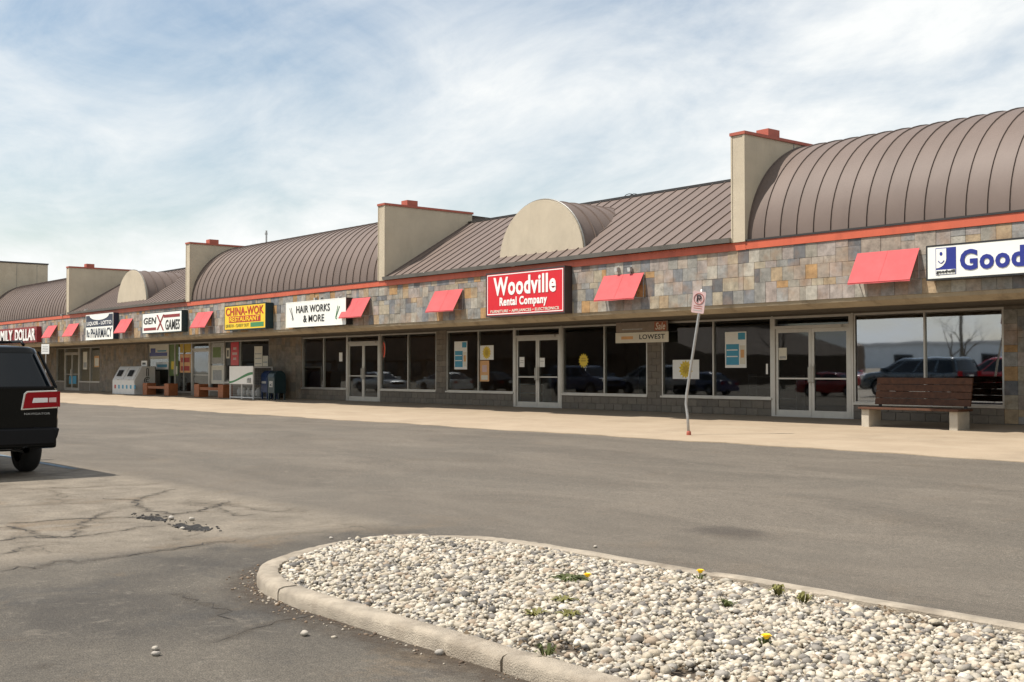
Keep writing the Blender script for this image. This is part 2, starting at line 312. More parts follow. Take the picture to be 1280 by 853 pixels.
    mid = noise(0.8, 8, 0.68); fine = noise(60, 4, 0.7); st = N.new('ShaderNodeMapping'); st.inputs['Scale'].default_value = (0.25, 1.2, 1); L.new(pos, st.inputs[0]); streak = noise(1.3, 8, 0.7, st.outputs[0], 0.5)
    c = mix(rmap(mid, 0.3, 0.7, 0, 1), (.325, .252, .172), (.40, .316, .222))
    c = mix(rmap(streak, 0.52, 0.7, 0, 0.55), c, (.43, .36, .26))
    c = mix(rmap(noise(0.45, 8, 0.75), 0.52, 0.7, 0, 0.6), c, (.25, .195, .135))
    fi = mix(rmap(fine, 0.3, 0.7, 0, 1), (.88, .88, .88), (1.08, 1.08, 1.08))
    mu2 = N.new('ShaderNodeMix'); mu2.data_type = 'RGBA'; mu2.blend_type = 'MULTIPLY'; mu2.inputs[0].default_value = 1.0; L.new(c, mu2.inputs[6]); L.new(fi, mu2.inputs[7])
    L.new(mu2.outputs[2], b.inputs['Base Color']); b.inputs['Roughness'].default_value = 0.9
    bp = N.new('ShaderNodeBump'); bp.inputs['Strength'].default_value = 0.3; bp.inputs['Distance'].default_value = 0.01; L.new(fine, bp.inputs['Height']); L.new(bp.outputs[0], b.inputs['Normal'])
ground_material()

# ------------------------------------------------------------------ mesh helpers
def root_off(p):
    v = Vector((0, 0, 0))
    while p is not None: v += Vector(p.location); p = p.parent
    return v
def link(name, mesh, parent=None, loc=None):
    o = bpy.data.objects.new(name, mesh); COL.objects.link(o)
    if parent is not None: o.parent = parent
    if loc is not None: o.location = Vector(loc) - root_off(parent)
    return o
def tag(o, label, cat, group=None, kind=None):
    if label: o['label'] = label
    if cat: o['category'] = cat
    if group: o['group'] = group
    if kind: o['kind'] = kind
    return o
def thing(name, label, cat, loc=(0, 0, 0), group=None):
    o = bpy.data.objects.new(name, None); COL.objects.link(o); o.location = loc; o.empty_display_size = 0.2
    return tag(o, label, cat, group)
class MB:
    def __init__(s): s.v = []; s.f = []
    def add(s, vs, fs):
        b = len(s.v); s.v += [tuple(v) for v in vs]; s.f += [tuple(b + i for i in f) for f in fs]; return s
    def box(s, x0, x1, y0, y1, z0, z1):
        return s.add([(x0, y0, z0), (x1, y0, z0), (x1, y1, z0), (x0, y1, z0), (x0, y0, z1), (x1, y0, z1), (x1, y1, z1), (x0, y1, z1)],
                     [(0, 3, 2, 1), (4, 5, 6, 7), (0, 1, 5, 4), (1, 2, 6, 5), (2, 3, 7, 6), (3, 0, 4, 7)])
    def prism(s, poly, axis, a, b):
        """polygon in the two other axes, extruded from a to b along axis"""
        def mk(p, t): return {'x': (t, p[0], p[1]), 'y': (p[0], t, p[1]), 'z': (p[0], p[1], t)}[axis]
        n = len(poly); vs = [mk(p, a) for p in poly] + [mk(p, b) for p in poly]
        fs = [tuple(range(n)), tuple(reversed(range(n, 2 * n)))] + [(i, i + n, (i + 1) % n + n, (i + 1) % n) for i in range(n)]
        return s.add(vs, fs)
    def tube(s, pts, r, n=8, cap=True):
        pts = [Vector(p) for p in pts]; rs = r if isinstance(r, (list, tuple)) else [r] * len(pts); base = len(s.v); up = None
        for i, p in enumerate(pts):
            d = (pts[min(i + 1, len(pts) - 1)] - pts[max(i - 1, 0)]).normalized()
            a = d.cross(Vector((0, 0, 1)) if abs(d.z) < 0.95 else Vector((1, 0, 0))).normalized()
            if up is not None:
                a = (up - d * up.dot(d)); a = a.normalized() if a.length > 1e-6 else Vector((1, 0, 0))
            up = a; c = d.cross(a)
            for k in range(n):
                t = 2 * PI * k / n; q = p + (a * math.cos(t) + c * math.sin(t)) * rs[i]; s.v.append(tuple(q))
        for i in range(len(pts) - 1):
            for k in range(n):
                k2 = (k + 1) % n; s.f.append((base + i * n + k, base + i * n + k2, base + (i + 1) * n + k2, base + (i + 1) * n + k))
        if cap:
            s.f.append(tuple(base + k for k in reversed(range(n)))); s.f.append(tuple(base + (len(pts) - 1) * n + k for k in range(n)))
        return s
    def lathe(s, prof, n=24, c=(0, 0, 0), axis='z'):
        base = len(s.v); m = len(prof)
        for k in range(n):
            t = 2 * PI * k / n
            for (r, h) in prof:
                p = {'z': (r * math.cos(t), r * math.sin(t), h), 'y': (r * math.cos(t), h, r * math.sin(t))}[axis]
                s.v.append((p[0] + c[0], p[1] + c[1], p[2] + c[2]))
        for k in range(n):
            k2 = (k + 1) % n
            for j in range(m - 1): s.f.append((base + k * m + j, base + k2 * m + j, base + k2 * m + j + 1, base + k * m + j + 1))
        return s
    def mesh(s, name, m, off=Vector((0, 0, 0)), smooth=False):
        me = bpy.data.meshes.new(name); me.from_pydata([(v[0] - off[0], v[1] - off[1], v[2] - off[2]) for v in s.v], [], s.f)
        bm = bmesh.new(); bm.from_mesh(me); bmesh.ops.recalc_face_normals(bm, faces=bm.faces); bm.to_mesh(me); bm.free()
        if m: me.materials.append(MATS[m])
        if smooth: me.shade_smooth()
        return me
    def build(s, name, m, parent=None, smooth=False, bevel=0.0, angle=None):
        o = link(name, s.mesh(name, m, root_off(parent), smooth), parent)
        if angle: o.data.set_sharp_from_angle(angle=math.radians(angle))
        if bevel:
            md = o.modifiers.new('bevel', 'BEVEL'); md.width = bevel; md.segments = 2; md.limit_method = 'ANGLE'
        return o
def B(*a): return MB().box(*a)
_tc = {}
def txt(s, x0, x1, z0, z1, Y, m, parent, name='lettering', bold=0.0, shear=0.0, depth=0.012, rot=None, slope=0.0):
    """words fitted into a rectangle of an upright plane that faces -Y"""
    key = (s, bold, shear)
    if key not in _tc:
        cu = bpy.data.curves.new('t', 'FONT'); cu.body = s; cu.offset = bold; cu.space_character = 1.0 + bold * 3; cu.shear = shear; cu.resolution_u = 3; cu.extrude = 0.5; cu.fill_mode = 'BOTH'
        ob = bpy.data.objects.new('t', cu); me = bpy.data.meshes.new_from_object(ob)
        vs = [tuple(v.co) for v in me.vertices]; fs = [tuple(p.vertices) for p in me.polygons]
        bpy.data.objects.remove(ob); bpy.data.curves.remove(cu); bpy.data.meshes.remove(me); _tc[key] = (vs, fs)
    vs, fs = _tc[key]; ax = min(v[0] for v in vs); bx = max(v[0] for v in vs); az = min(v[1] for v in vs); bz = max(v[1] for v in vs)
    mb = MB(); mb.add([(x0 + (v[0] - ax) / (bx - ax) * (x1 - x0), Y - depth * (v[2] + 0.5), z0 + (v[1] - az) / (bz - az) * (z1 - z0)) for v in vs], fs)
    off = root_off(parent); me = bpy.data.meshes.new(name); me.from_pydata([(v[0] - off[0], v[1] - off[1], v[2] - off[2]) for v in mb.v], [], mb.f); me.materials.append(MATS[m])
    return link(name, me, parent)
def struct(o): o['kind'] = 'structure'; return o

# ================================================================== THE GROUND
def pot_depth(x, y):
    d = 0
    for (cx, cy, rx, ry, dp) in POTS:
        q = ((x - cx) / rx) ** 2 + ((y - cy) / ry) ** 2
        if q < 1: d = max(d, dp * (1 - q))
    return d
pa = on_z(191, 647.5, 0); pb = on_z(240, 658.5, 0)
POTS = [(pa.x, pa.y, 0.34, 0.11, 0.03), (pb.x, pb.y, 0.40, 0.15, 0.04)]
def grid_lines(lo, hi, parts):
    out = []
    for a, b, s in parts:
        n = max(1, round((b - a) / s)); out += [a + (b - a) * i / n for i in range(n)]
    return out + [hi]
gx = grid_lines(-3000, 3000, [(-3000, -200, 700), (-200, -30, 10), (-30, -12.6, 0.6), (-12.6, -9.8, 0.05), (-9.8, 8, 0.6), (8, 60, 8), (60, 3000, 700)])
gy = grid_lines(-3000, 3000, [(-3000, -100, 700), (-100, 0, 10), (0, 4.2, 0.6), (4.2, 5.5, 0.04), (5.5, 8, 0.5), (8, 18, 0.5), (18, 100, 10), (100, 3000, 700)])
gv = [(x, y, ground_z(x, y) - (pot_depth(x, y) if -12.6 < x < -9.8 and 4.2 < y < 5.5 else 0)) for y in gy for x in gx]
nx = len(gx); gf = [(j * nx + i, j * nx + i + 1, (j + 1) * nx + i + 1, (j + 1) * nx + i) for j in range(len(gy) - 1) for i in range(nx - 1)]
gme = bpy.data.meshes.new('ground'); gme.from_pydata(gv, [], gf); gme.materials.append(MATS['asphalt']); gme.shade_smooth()
ground = struct(link('ground', gme))

def soft_strip(name, P, w0, w1, m, parent, z=.002, zf=None):
    """a strip along P, opaque along its middle (or one side) and fading out; w0, w1: widths to the left and right"""
    n = len(P); vs = []; at = []
    for i, q in enumerate(P):
        d = (P[min(i + 1, n - 1)] - P[max(i - 1, 0)]).normalized(); nn = Vector((-d.y, d.x, 0)); zz = (zf(q) if zf else 0) + z; e = 0.0 if i in (0, n - 1) else 1.0
        for w, a in ((w0, 0), (w0 * .45, .6), (0, 1), (-w1 * .45, .6), (-w1, 0)): vs.append((q.x + nn.x * w, q.y + nn.y * w, zz)); at.append(a * e)
    mb = MB(); mb.add(vs, [(i * 5 + k, i * 5 + k + 1, (i + 1) * 5 + k + 1, (i + 1) * 5 + k) for i in range(n - 1) for k in range(4)])
    me = bpy.data.meshes.new(name); off = root_off(parent); me.from_pydata([tuple(Vector(v) - off) for v in mb.v], [], mb.f); me.materials.append(MATS[m]); A = me.attributes.new('soft', 'FLOAT', 'POINT'); A.data.foreach_set('value', at); return link(name, me, parent)
# cracks of the old slab, each an opened jagged line
def jag(pts, step=0.07, amp=0.035):
    out = []
    for a, b in zip(pts, pts[1:]):
        n = max(2, int((b - a).length / step)); nrm = Vector((-(b - a).y, (b - a).x, 0)).normalized()
        for i in range(n):
            out.append(a.lerp(b, i / n) + nrm * random.gauss(0, amp) * (0 if i == 0 and not out else 1))
    return out + [pts[-1]]
CR_Z = lambda x, y: on_z(x / 2.912, 560 + y / 2.912, 0)
CRACKS = [([(0, 277), (150, 268), (300, 258), (480, 252), (600, 245)], .016), ([(0, 345), (60, 325), (230, 328), (330, 318), (480, 292), (580, 283)], .014),
          ([(0, 450), (60, 435), (110, 440), (200, 415), (330, 412), (420, 400), (560, 378), (700, 355), (860, 335)], .015),
          ([(20, 285), (110, 310), (190, 325), (260, 330)], .012), ([(340, 185), (480, 190), (540, 225), (640, 245), (780, 215), (830, 195)], .014),
          ([(500, 200), (520, 180), (640, 150)], .009), ([(600, 530), (660, 545), (740, 560), (800, 590), (850, 635)], .007),
          ([(740, 715), (860, 685), (940, 655), (1050, 625), (1140, 605)], .008), ([(0, 388), (90, 360), (170, 350)], .010), ([(110, 810), (165, 785)], .007),
          ([(780, 215), (860, 250), (960, 240)], .009), ([(260, 330), (310, 260), (420, 230)], .008)]
for pts, w in CRACKS:
    P = jag([CR_Z(*p) for p in pts]); mb = MB(); L_, R_ = [], []
    for i, p in enumerate(P):
        d = (P[min(i + 1, len(P) - 1)] - P[max(i - 1, 0)]).normalized(); nn = Vector((-d.y, d.x, 0)); ww = w * random.uniform(0.10, 0.95) * (0.2 if i in (0, len(P) - 1) else 1)
        zz = ground_z(p.x, p.y) - pot_depth(p.x, p.y) + 0.004
        L_.append((p.x + nn.x * ww, p.y + nn.y * ww, zz)); R_.append((p.x - nn.x * ww, p.y - nn.y * ww, zz))
    n = len(P); mb.add(L_ + R_, [(i, i + 1, n + i + 1, n + i) for i in range(n - 1)]); mb.build('crack', 'asphalt_crack', ground); soft_strip('crack_dirt', P[::2] if len(P) > 6 else P, .05 + w * 3, .05 + w * 3, 'crack_dirt', ground)
HOLES = []
for (cx, cy, rx, ry, dp) in POTS:      # broken floor of each hole with asphalt crumbs, shade of its edges painted black
    mb = MB(); n = 48; m = 7; ws = [random.uniform(.62, 1.0) for _ in range(n)]; ws = [(ws[k] * 2 + ws[k - 1] + ws[(k + 1) % n]) / 4 for k in range(n)]
    vs = [(cx + rx * ws[k] * i / m * math.cos(2 * PI * k / n), cy + ry * ws[k] * i / m * math.sin(2 * PI * k / n)) for i in range(1, m + 1) for k in range(n)]
    vs = [(x, y, -pot_depth(x, y) + .006 + (random.uniform(0, .007) if q < (m - 1) * n else 0)) for q, (x, y) in enumerate(vs)] + [(cx, cy, -dp + .006)]
    mb.add(vs, [(i * n + k, i * n + (k + 1) % n, (i + 1) * n + (k + 1) % n, (i + 1) * n + k) for i in range(m - 1) for k in range(n)] + [(k, (k + 1) % n, m * n) for k in range(n)]); mb.build('pothole_floor', 'hole_shade', ground)
    HOLES.append((cx, cy, rx, ry))
# painted edge of the accessible bay
a, b = on_z(58, 576.5, 0), on_z(101, 586, 0); mb = MB()
mb.box(a.x - 5.0, b.x, 6.27, 6.40, 0.003, 0.0045); struct(mb.build('bay_line', 'blue_line'))

# the walkway in front of the shops
mb = MB(); XW = [-130 + 0.35 * i for i in range(int(150 / 0.35) + 1)]
edge = [KY + 0.10 * math.sin(x * .9) + 0.06 * math.sin(x * 3.3 + 1) + random.uniform(-.035, .035) + (0.22 * math.exp(-((x + 15.2) / 1.1) ** 2)) for x in XW]
n = len(XW); rows = [[(x, e, walk_z(e) - 0.10) for x, e in zip(XW, edge)], [(x, e, walk_z(e) + .002) for x, e in zip(XW, edge)], [(x, 21.5, walk_z(21.5)) for x in XW], [(x, WY + 6, 0.30) if False else (x, WY, 0.30) for x in XW]]
mb.v = [p for r in rows for p in r]; mb.f = [(j * n + i, j * n + i + 1, (j + 1) * n + i + 1, (j + 1) * n + i) for j in range(3) for i in range(n - 1)]
walk = struct(mb.build('walkway', 'walk_concrete'))

# ------------------------------------------------------------------ island with kerb and pebbles
KH = 0.095
ctrl = [(8, 3.74), (5, 3.74), (2, 3.74), (-1, 3.74), (-3, 3.73), (-4.6, 3.74), (-6.0, 3.73), (-6.8, 3.74), (-7.35, 3.83), (-7.84, 4.08), (-8.14, 4.42), (-8.40, 4.92), (-8.54, 5.4), (-8.47, 5.82), (-8.27, 6.12), (-7.95, 6.33), (-7.5, 6.44), (-6.9, 6.47), (-5.5, 6.47), (-4, 6.46), (-2, 6.46), (1, 6.46), (4.5, 6.46), (8, 6.46)]
def catmull(P, k=8):
    out = []
    for i in range(len(P) - 1):
        p0, p1, p2, p3 = P[max(i - 1, 0)], P[i], P[i + 1], P[min(i + 2, len(P) - 1)]
        for j in range(k):
            t = j / k
            out.append(tuple(0.5 * (2 * p1[q] + (p2[q] - p0[q]) * t + (2 * p0[q] - 5 * p1[q] + 4 * p2[q] - p3[q]) * t * t + (3 * p1[q] - p0[q] - 3 * p2[q] + p3[q]) * t ** 3) for q in (0, 1)))
    return out + [P[-1]]
OUT = [Vector((p[0], p[1], 0)) for p in catmull(ctrl)]
kerb = tag(thing('island_kerb', None, None, (-8.5, 5.1, 0)), None, None, None, 'structure')
# split along its length into cast sections with open joints
def arc_split(pts, cuts):
    segs = []; cur = [pts[0]]; acc = 0; ci = 0
    for a, b in zip(pts, pts[1:]):
        l = (b - a).length
        while ci < len(cuts) and acc + l >= cuts[ci]:
            t = (cuts[ci] - acc) / l; q = a.lerp(b, t); cur.append(q); segs.append(cur); cur = [q]; ci += 1
        cur.append(b); acc += l
    segs.append(cur); return segs
def arclen_at(target):
    acc = 0; best = (9, 0)
    for a, b in zip(OUT, OUT[1:]):
        d = (a - target).length
        if d < best[0]: best = (d, acc)
        acc += (b - a).length
    return best[1]
TOT = sum((b - a).length for a, b in zip(OUT, OUT[1:]))
c1 = arclen_at(on_z(356, 750, 0)); c2 = arclen_at(on_z(664, 840, 0))
cuts = sorted([c2 - 9, c2 - 6, c2 - 3, c2, c1, c1 + 3.1] + [c1 + 3.1 + 3 * i for i in range(1, 6) if c1 + 3.1 + 3 * i < TOT - 0.5]); cuts = [c for c in cuts if 0.3 < c < TOT - 0.3]
prof = [(0.0, -0.02), (0.0, KH * .62), (0.012, KH * .86), (0.04, KH), (0.125, KH), (0.15, KH * .9), (0.155, -0.02)]
for si, seg in enumerate(arc_split(OUT, cuts)):
    # trim the ends for the joint, resample
    P = [seg[0]];
    for p in seg[1:]:
        if (p - P[-1]).length > 0.05: P.append(p)
    P[0] = P[0] + (P[1] - P[0]).normalized() * 0.010; P[-1] = P[-1] + (P[-2] - P[-1]).normalized() * 0.010
    Q = []
    for a, b in zip(P, P[1:]):
        k = max(1, int((b - a).length / 0.12)); Q += [a.lerp(b, i / k) for i in range(k)]
    Q.append(P[-1]); mb = MB(); m = len(prof); dz = random.uniform(-.010, .008); dn = random.uniform(-.016, .016)
    for i, p in enumerate(Q):
        d = (Q[min(i + 1, len(Q) - 1)] - Q[max(i - 1, 0)]).normalized(); nn = Vector((d.y, -d.x, 0)) * -1   # towards the inside
        if (Vector((-6.0, 5.1, 0)) - p).dot(nn) < 0 and p.x < -6.5: nn = -nn
        if p.x >= -6.5: nn = Vector((0, 1 if p.y < 5 else -1, 0))
        ch = 0.008 if i in (0, len(Q) - 1) else 0
        for (o_, h) in prof:
            jit = random.uniform(-.004, .004) + (.007 * math.sin(i * 1.7 + si * 5) * math.sin(i * .63 + o_ * 40) if h > .05 else 0); mb.v.append((p.x + nn.x * (o_ + dn + jit), p.y + nn.y * (o_ + dn + jit), h + (dz - ch + random.uniform(-.003, .003) if h > 0 else 0)))
    for i in range(len(Q) - 1):
        for j in range(m - 1): mb.f.append((i * m + j, i * m + j + 1, (i + 1) * m + j + 1, (i + 1) * m + j))
    mb.f.append(tuple(range(m))); mb.f.append(tuple((len(Q) - 1) * m + j for j in range(m)))
    mb.build('kerb_section', 'concrete', kerb, True, angle=50)
soft_strip('kerb_foot_dirt', [p for p in OUT if p.x < 3 and not (p.y > 5.6 and p.x > -7.2)], .30, .02, 'kerb_dirt', ground, .0025)
INN = [Vector((p[0], p[1], 0)) for p in catmull([(c[0] + (0.13 if c[0] < -7.9 else (0.06 if c[0] < -7.2 else 0)), c[1] + (0.15 if c[1] < 4.5 else (-0.15 if c[1] > 5.7 else 0))) for c in ctrl])]
poly = [(p.x, p.y) for p in INN]
def half_width(x, y):   # distance to the kerb's inner edge, by the straight sides and the rounded end
    return min(y - 3.89, 6.31 - y, 9)
PA = np.array(poly)
def inside(pts):
    x, y = pts[:, 0], pts[:, 1]; c = np.zeros(len(pts), bool); j = len(PA) - 1
    for i in range(len(PA)):
        xi, yi = PA[i]; xj, yj = PA[j]
        hit = ((yi > y) != (yj > y)) & (x < (xj - xi) * (y - yi) / (yj - yi + 1e-12) + xi); c ^= hit; j = i
    return c
mb = MB(); mb.add([(x, y, 0.055) for x, y in poly], [tuple(range(len(poly)))]); soil = struct(mb.build('island_soil', 'soil'))
def pebbles(pts, zs, smin, smax, sub):
    bm = bmesh.new(); bmesh.ops.create_icosphere(bm, subdivisions=sub, radius=1); bm.verts.ensure_lookup_table()
    bv = np.array([v.co[:] for v in bm.verts]); bf = np.array([[v.index for v in f.verts] for f in bm.faces]); bm.free()
    n = len(pts); r = np.random.lognormal(math.log((smin + smax) / 2), 0.42, n).clip(smin * .5, smax * 1.9)
    sc = np.stack([r * np.random.uniform(.85, 1.35, n), r * np.random.uniform(.75, 1.05, n), r * np.random.uniform(.5, .8, n)], 1)
    V = bv[None] * sc[:, None]; V = V * (1 + (0.15 if sub == 1 else 0.085) * np.random.randn(n, len(bv), 1))
    t = np.random.uniform(0, 2 * PI, n); tx = np.random.normal(0, .35, n)
    y, z = V[..., 1].copy(), V[..., 2].copy(); V[..., 1] = y * np.cos(tx)[:, None] - z * np.sin(tx)[:, None]; V[..., 2] = y * np.sin(tx)[:, None] + z * np.cos(tx)[:, None]
    x, y = V[..., 0].copy(), V[..., 1].copy(); V[..., 0] = x * np.cos(t)[:, None] - y * np.sin(t)[:, None]; V[..., 1] = x * np.sin(t)[:, None] + y * np.cos(t)[:, None]
    V[..., 0] += pts[:, 0:1]; V[..., 1] += pts[:, 1:2]; V[..., 2] += zs[:, None]
    return V.reshape(-1, 3), (bf[None] + (np.arange(n) * len(bv))[:, None, None]).reshape(-1, 3)
def pebble_mesh(name, sets):
    Vs, Fs, o_ = [], [], 0
    for a in sets:
        v, f = pebbles(*a); Vs.append(v); Fs.append(f + o_); o_ += len(v)
    V = np.concatenate(Vs); F = np.concatenate(Fs)
    #[None] + (np.arange(n) * len(bv))[:, None, None]).reshape(-1, 3)
    me = bpy.data.meshes.new(name); me.vertices.add(len(V)); me.vertices.foreach_set('co', V.ravel().astype(np.float32)); me.loops.add(F.size); me.loops.foreach_set('vertex_index', F.ravel().astype(np.int32))
    me.polygons.add(len(F)); me.polygons.foreach_set('loop_start', np.arange(0, F.size, 3, dtype=np.int32)); me.update(calc_edges=True); me.validate(); me.shade_smooth(); me.materials.append(MATS['pebble'])
    return me
def scatter(x0, x1, y0, y1, s):
    nx_, ny_ = int((x1 - x0) / s), int((y1 - y0) / s); g = np.stack(np.meshgrid(np.arange(nx_), np.arange(ny_)), -1).reshape(-1, 2) * s + [x0, y0]
    g = g + np.random.uniform(-.55, .55, g.shape) * s; return g[inside(g)]
def island_pebbles():
    g = np.concatenate([scatter(-8.7, -1.8, 3.7, 6.6, .0255), scatter(-1.8, 3.0, 3.7, 6.6, .045)])
    top = scatter(-8.7, -1.8, 3.7, 6.6, .040); low = scatter(-8.7, -1.8, 3.7, 6.6, .045)
    bare = np.array([[on_z(px, py, .1).x, on_z(px, py, .1).y, r_] for px, py, r_ in ((700, 805, .20), (1165, 775, .16), (850, 834, .15), (712, 722, .12), (580, 790, .08), (1105, 762, .10), (880, 735, .10))])
    h = lambda p: 0.044 + 0.040 * np.clip(np.minimum(p[:, 1] - 3.85, 6.35 - p[:, 1]) / .6, 0, 1) + .006 * np.sin(p[:, 0] * 5.1) * np.sin(p[:, 1] * 6.3)
    pts = np.concatenate([g, top, low]); zs = np.concatenate([h(g) + np.random.uniform(-.008, .014, len(g)), h(top) + np.random.uniform(.012, .026, len(top)), h(low) - .012])
    keep = np.ones(len(pts), bool)
    for bx, by, br in bare: keep &= (np.hypot((pts[:, 0] - bx) / 1.6, pts[:, 1] - by) > br * np.random.uniform(.2, 1.0, len(pts)))
    pts, zs = pts[keep], zs[keep]; nr = (np.hypot(pts[:, 0], pts[:, 1]) < 5.35) & (pts[:, 0] < -2.4)
    o = link('river_pebbles', pebble_mesh('river_pebbles', [(pts[nr], zs[nr], .0108, .0205, 2), (pts[~nr], zs[~nr], .0108, .0205, 1)])); tag(o, 'white, tan and grey rounded river pebbles filling the kerbed island', 'pebbles', None, 'stuff')
    mb = MB()      # dead leaves and twigs lodged in the thin spots
    for bx, by, br in bare:
        for k in range(int(br * 220)):
            a = random.uniform(0, 2 * PI); q = math.sqrt(random.random()) * br; x, y = bx + 1.5 * q * math.cos(a), by + q * math.sin(a); z = .075 + random.uniform(0, .03); l = random.uniform(.01, .03); t = random.uniform(0, 2 * PI); d = Vector((math.cos(t), math.sin(t), random.uniform(-.5, .5))) * l; e = Vector((-d.y, d.x, random.uniform(-.01, .01))) * random.uniform(.2, .6); c = Vector((x, y, z)); mb.add([c - d, c + e, c + d, c - e], [(0, 1, 2, 3)])
    o = mb.build('leaf_litter', 'dead_leaf'); tag(o, 'brown dead leaf bits caught between the island pebbles', 'leaf litter', None, 'stuff')
mat('dead_leaf', (.11, .075, .04), 0.9, 0.4, 40)
island_pebbles()

# ================================================================== THE SHOP BUILDING
mall = thing('shop_building', 'long low brown metal roofed shopping strip with slate tiled fascia above the walkway', 'building', (-40, 30, 0.3))
FINS = [-2.25, -17.90, -33.47, -49.18, -64.77]     # right faces of the fin walls
FW = 0.40; XR, XL = 13.0, -80.4
ROOTLESS = 'rootless'
def part(mb, name, m, parent=None, **k): return mb.build(name, m, None if parent == ROOTLESS else (parent or mall), **k)
# ---- canopy: soffit, beam, fascia core, band
part(B(XL, XR, FY + .40, WY + .02, 3.03, 3.10), 'soffit', 'soffit')
beam = MB().prism([(FY + .012, 3.13), (FY + .035, 3.05), (FY + .22, 2.945), (FY + .42, 2.945), (FY + .42, 3.13)], 'x', XL, XR); part(beam, 'canopy_beam', 'soffit_beam')
fascia = part(B(XL, XR, FY + .02, FY + .30, 3.131, 4.60), 'fascia', 'grout')
xs = [XL] + [x for x in (-64.77, -49.18, -46.2, -40.2, -33.47, -24.0, -17.9, -8.0)] + [XR]
for a, b in zip(xs, xs[1:]): part(B(a + .004, b - .004, FY - .035, FY + .02, 4.43 + random.uniform(-.012, .012), 4.615), 'trim_band', 'orange_band')
# ---- slate tiles of the fascia, laid as mixed squares and oblongs
U = 0.1625; NR = 8; TZ0 = 3.131; NCOL = int((XR - XL) / U); occ = [[False] * NR for _ in range(NCOL)]; tiles = []
for cx in range(NCOL):
    for cz in range(NR):
        if occ[cx][cz]: continue
        for (w, h) in random.choices([(2, 2), (3, 2), (2, 3), (1, 2), (2, 1), (3, 3)], [70, 5, 16, 5, 1, 4])[0:1] + [(2, 2), (1, 2), (2, 1), (1, 1)]:
            if cx + w <= NCOL and cz + h <= NR and not any(occ[cx + i][cz + j] for i in range(w) for j in range(h)): break
        for i in range(w):
            for j in range(h): occ[cx + i][cz + j] = True
        tiles.append((XL + cx * U, TZ0 + cz * U, w * U, h * U, (w, h)))
vis = sorted([t for t in tiles if t[0] + t[2] < -10.2], key=lambda t: -t[0]); near = vis[:300]; ns = set(map(id, near)); rest = [t for t in tiles if id(t) not in ns]
_tm = {}
def tile_mesh(key):
    if key not in _tm:
        w, h = key[0] * U - .003, key[1] * U - .003; c = .003
        mb = MB(); mb.add([(0, .02, 0), (w, .02, 0), (w, .02, h), (0, .02, h), (0, .0, 0), (w, .0, 0), (w, .0, h), (0, .0, h), (c, -.006, c), (w - c, -.006, c), (w - c, -.006, h - c), (c, -.006, h - c)],
               [(0, 1, 5, 4), (1, 2, 6, 5), (2, 3, 7, 6), (3, 0, 4, 7), (4, 5, 9, 8), (5, 6, 10, 9), (6, 7, 11, 10), (7, 4, 8, 11), (8, 9, 10, 11)])
        _tm[key] = mb.mesh('tile', 'slate_tile')
    return _tm[key]
for (x, z, w, h, k) in near: link('tile', tile_mesh(k), fascia, (x + .0015, FY + random.uniform(-.006, .004), z + .0015))
mb = MB()
for (x, z, w, h, k) in rest: mb.box(x + .004, x + w - .004, FY + random.uniform(-.012, .002), FY + .03, z + .004, z + h - .004)
o = mb.build('tile_field', 'slate_tile_far', fascia); o['kind'] = 'stuff'
# ---- small flood lights over the awnings
for px, py in [(771, 337), (787, 337), (424, 373), (394, 374), (401, 374), (107, 388), (77, 394)]:
    p = on_y(px, py, FY - .08); part(MB().box(p.x - .05, p.x + .05, FY - .12, FY - .02, p.z - .06, p.z + .05).tube([(p.x, FY - .02, p.z + .09), (p.x, FY + .03, p.z + .09)], .02, 6), 'flood_light', 'poster_grey')

# ---- fin walls between the roof bays
for i, x in enumerate(FINS):
    fin = part(B(x - FW, x, FY - .07, 25.80, 4.618, 7.20), 'fin_wall', 'stucco')
    part(B(x - FW - .035, x + .035, FY - .105, 25.84, 7.202, 7.275), 'coping', 'coping_red', fin)
    part(B(x - FW * .5 - .20, x - FW * .5 + .17, 22.98, 23.42, 7.277, 7.47), 'cap_block', 'coping_red', fin)
    part(B(x - FW - .012, x - FW + .03, FY - .085, FY - .071, 4.62, 7.2), 'corner_strip', 'stucco', fin)
    part(B(x - .05, x + .012, FY - .085, FY - .071, 4.62, 7.2), 'corner_strip', 'stucco', fin)
    if i in (0, 1): part(B(x - .004, x + .006, 23.93, 23.96, 4.7, 7.2), 'joint_strip', 'eave_metal', fin)
end = part(B(XL - 3.2, XL, FY - .3, 25.92, 0.3, 8.66), 'end_tower', 'stucco')
part(B(XL - 3.25, XL + .04, FY - .34, 25.96, 8.662, 8.75), 'coping', 'dark_metal', end)
for y in (22.6, 23.9, 25.2): part(B(XL - .002, XL + .006, y, y + .02, 4.7, 8.6), 'joint_strip', 'eave_metal', end)

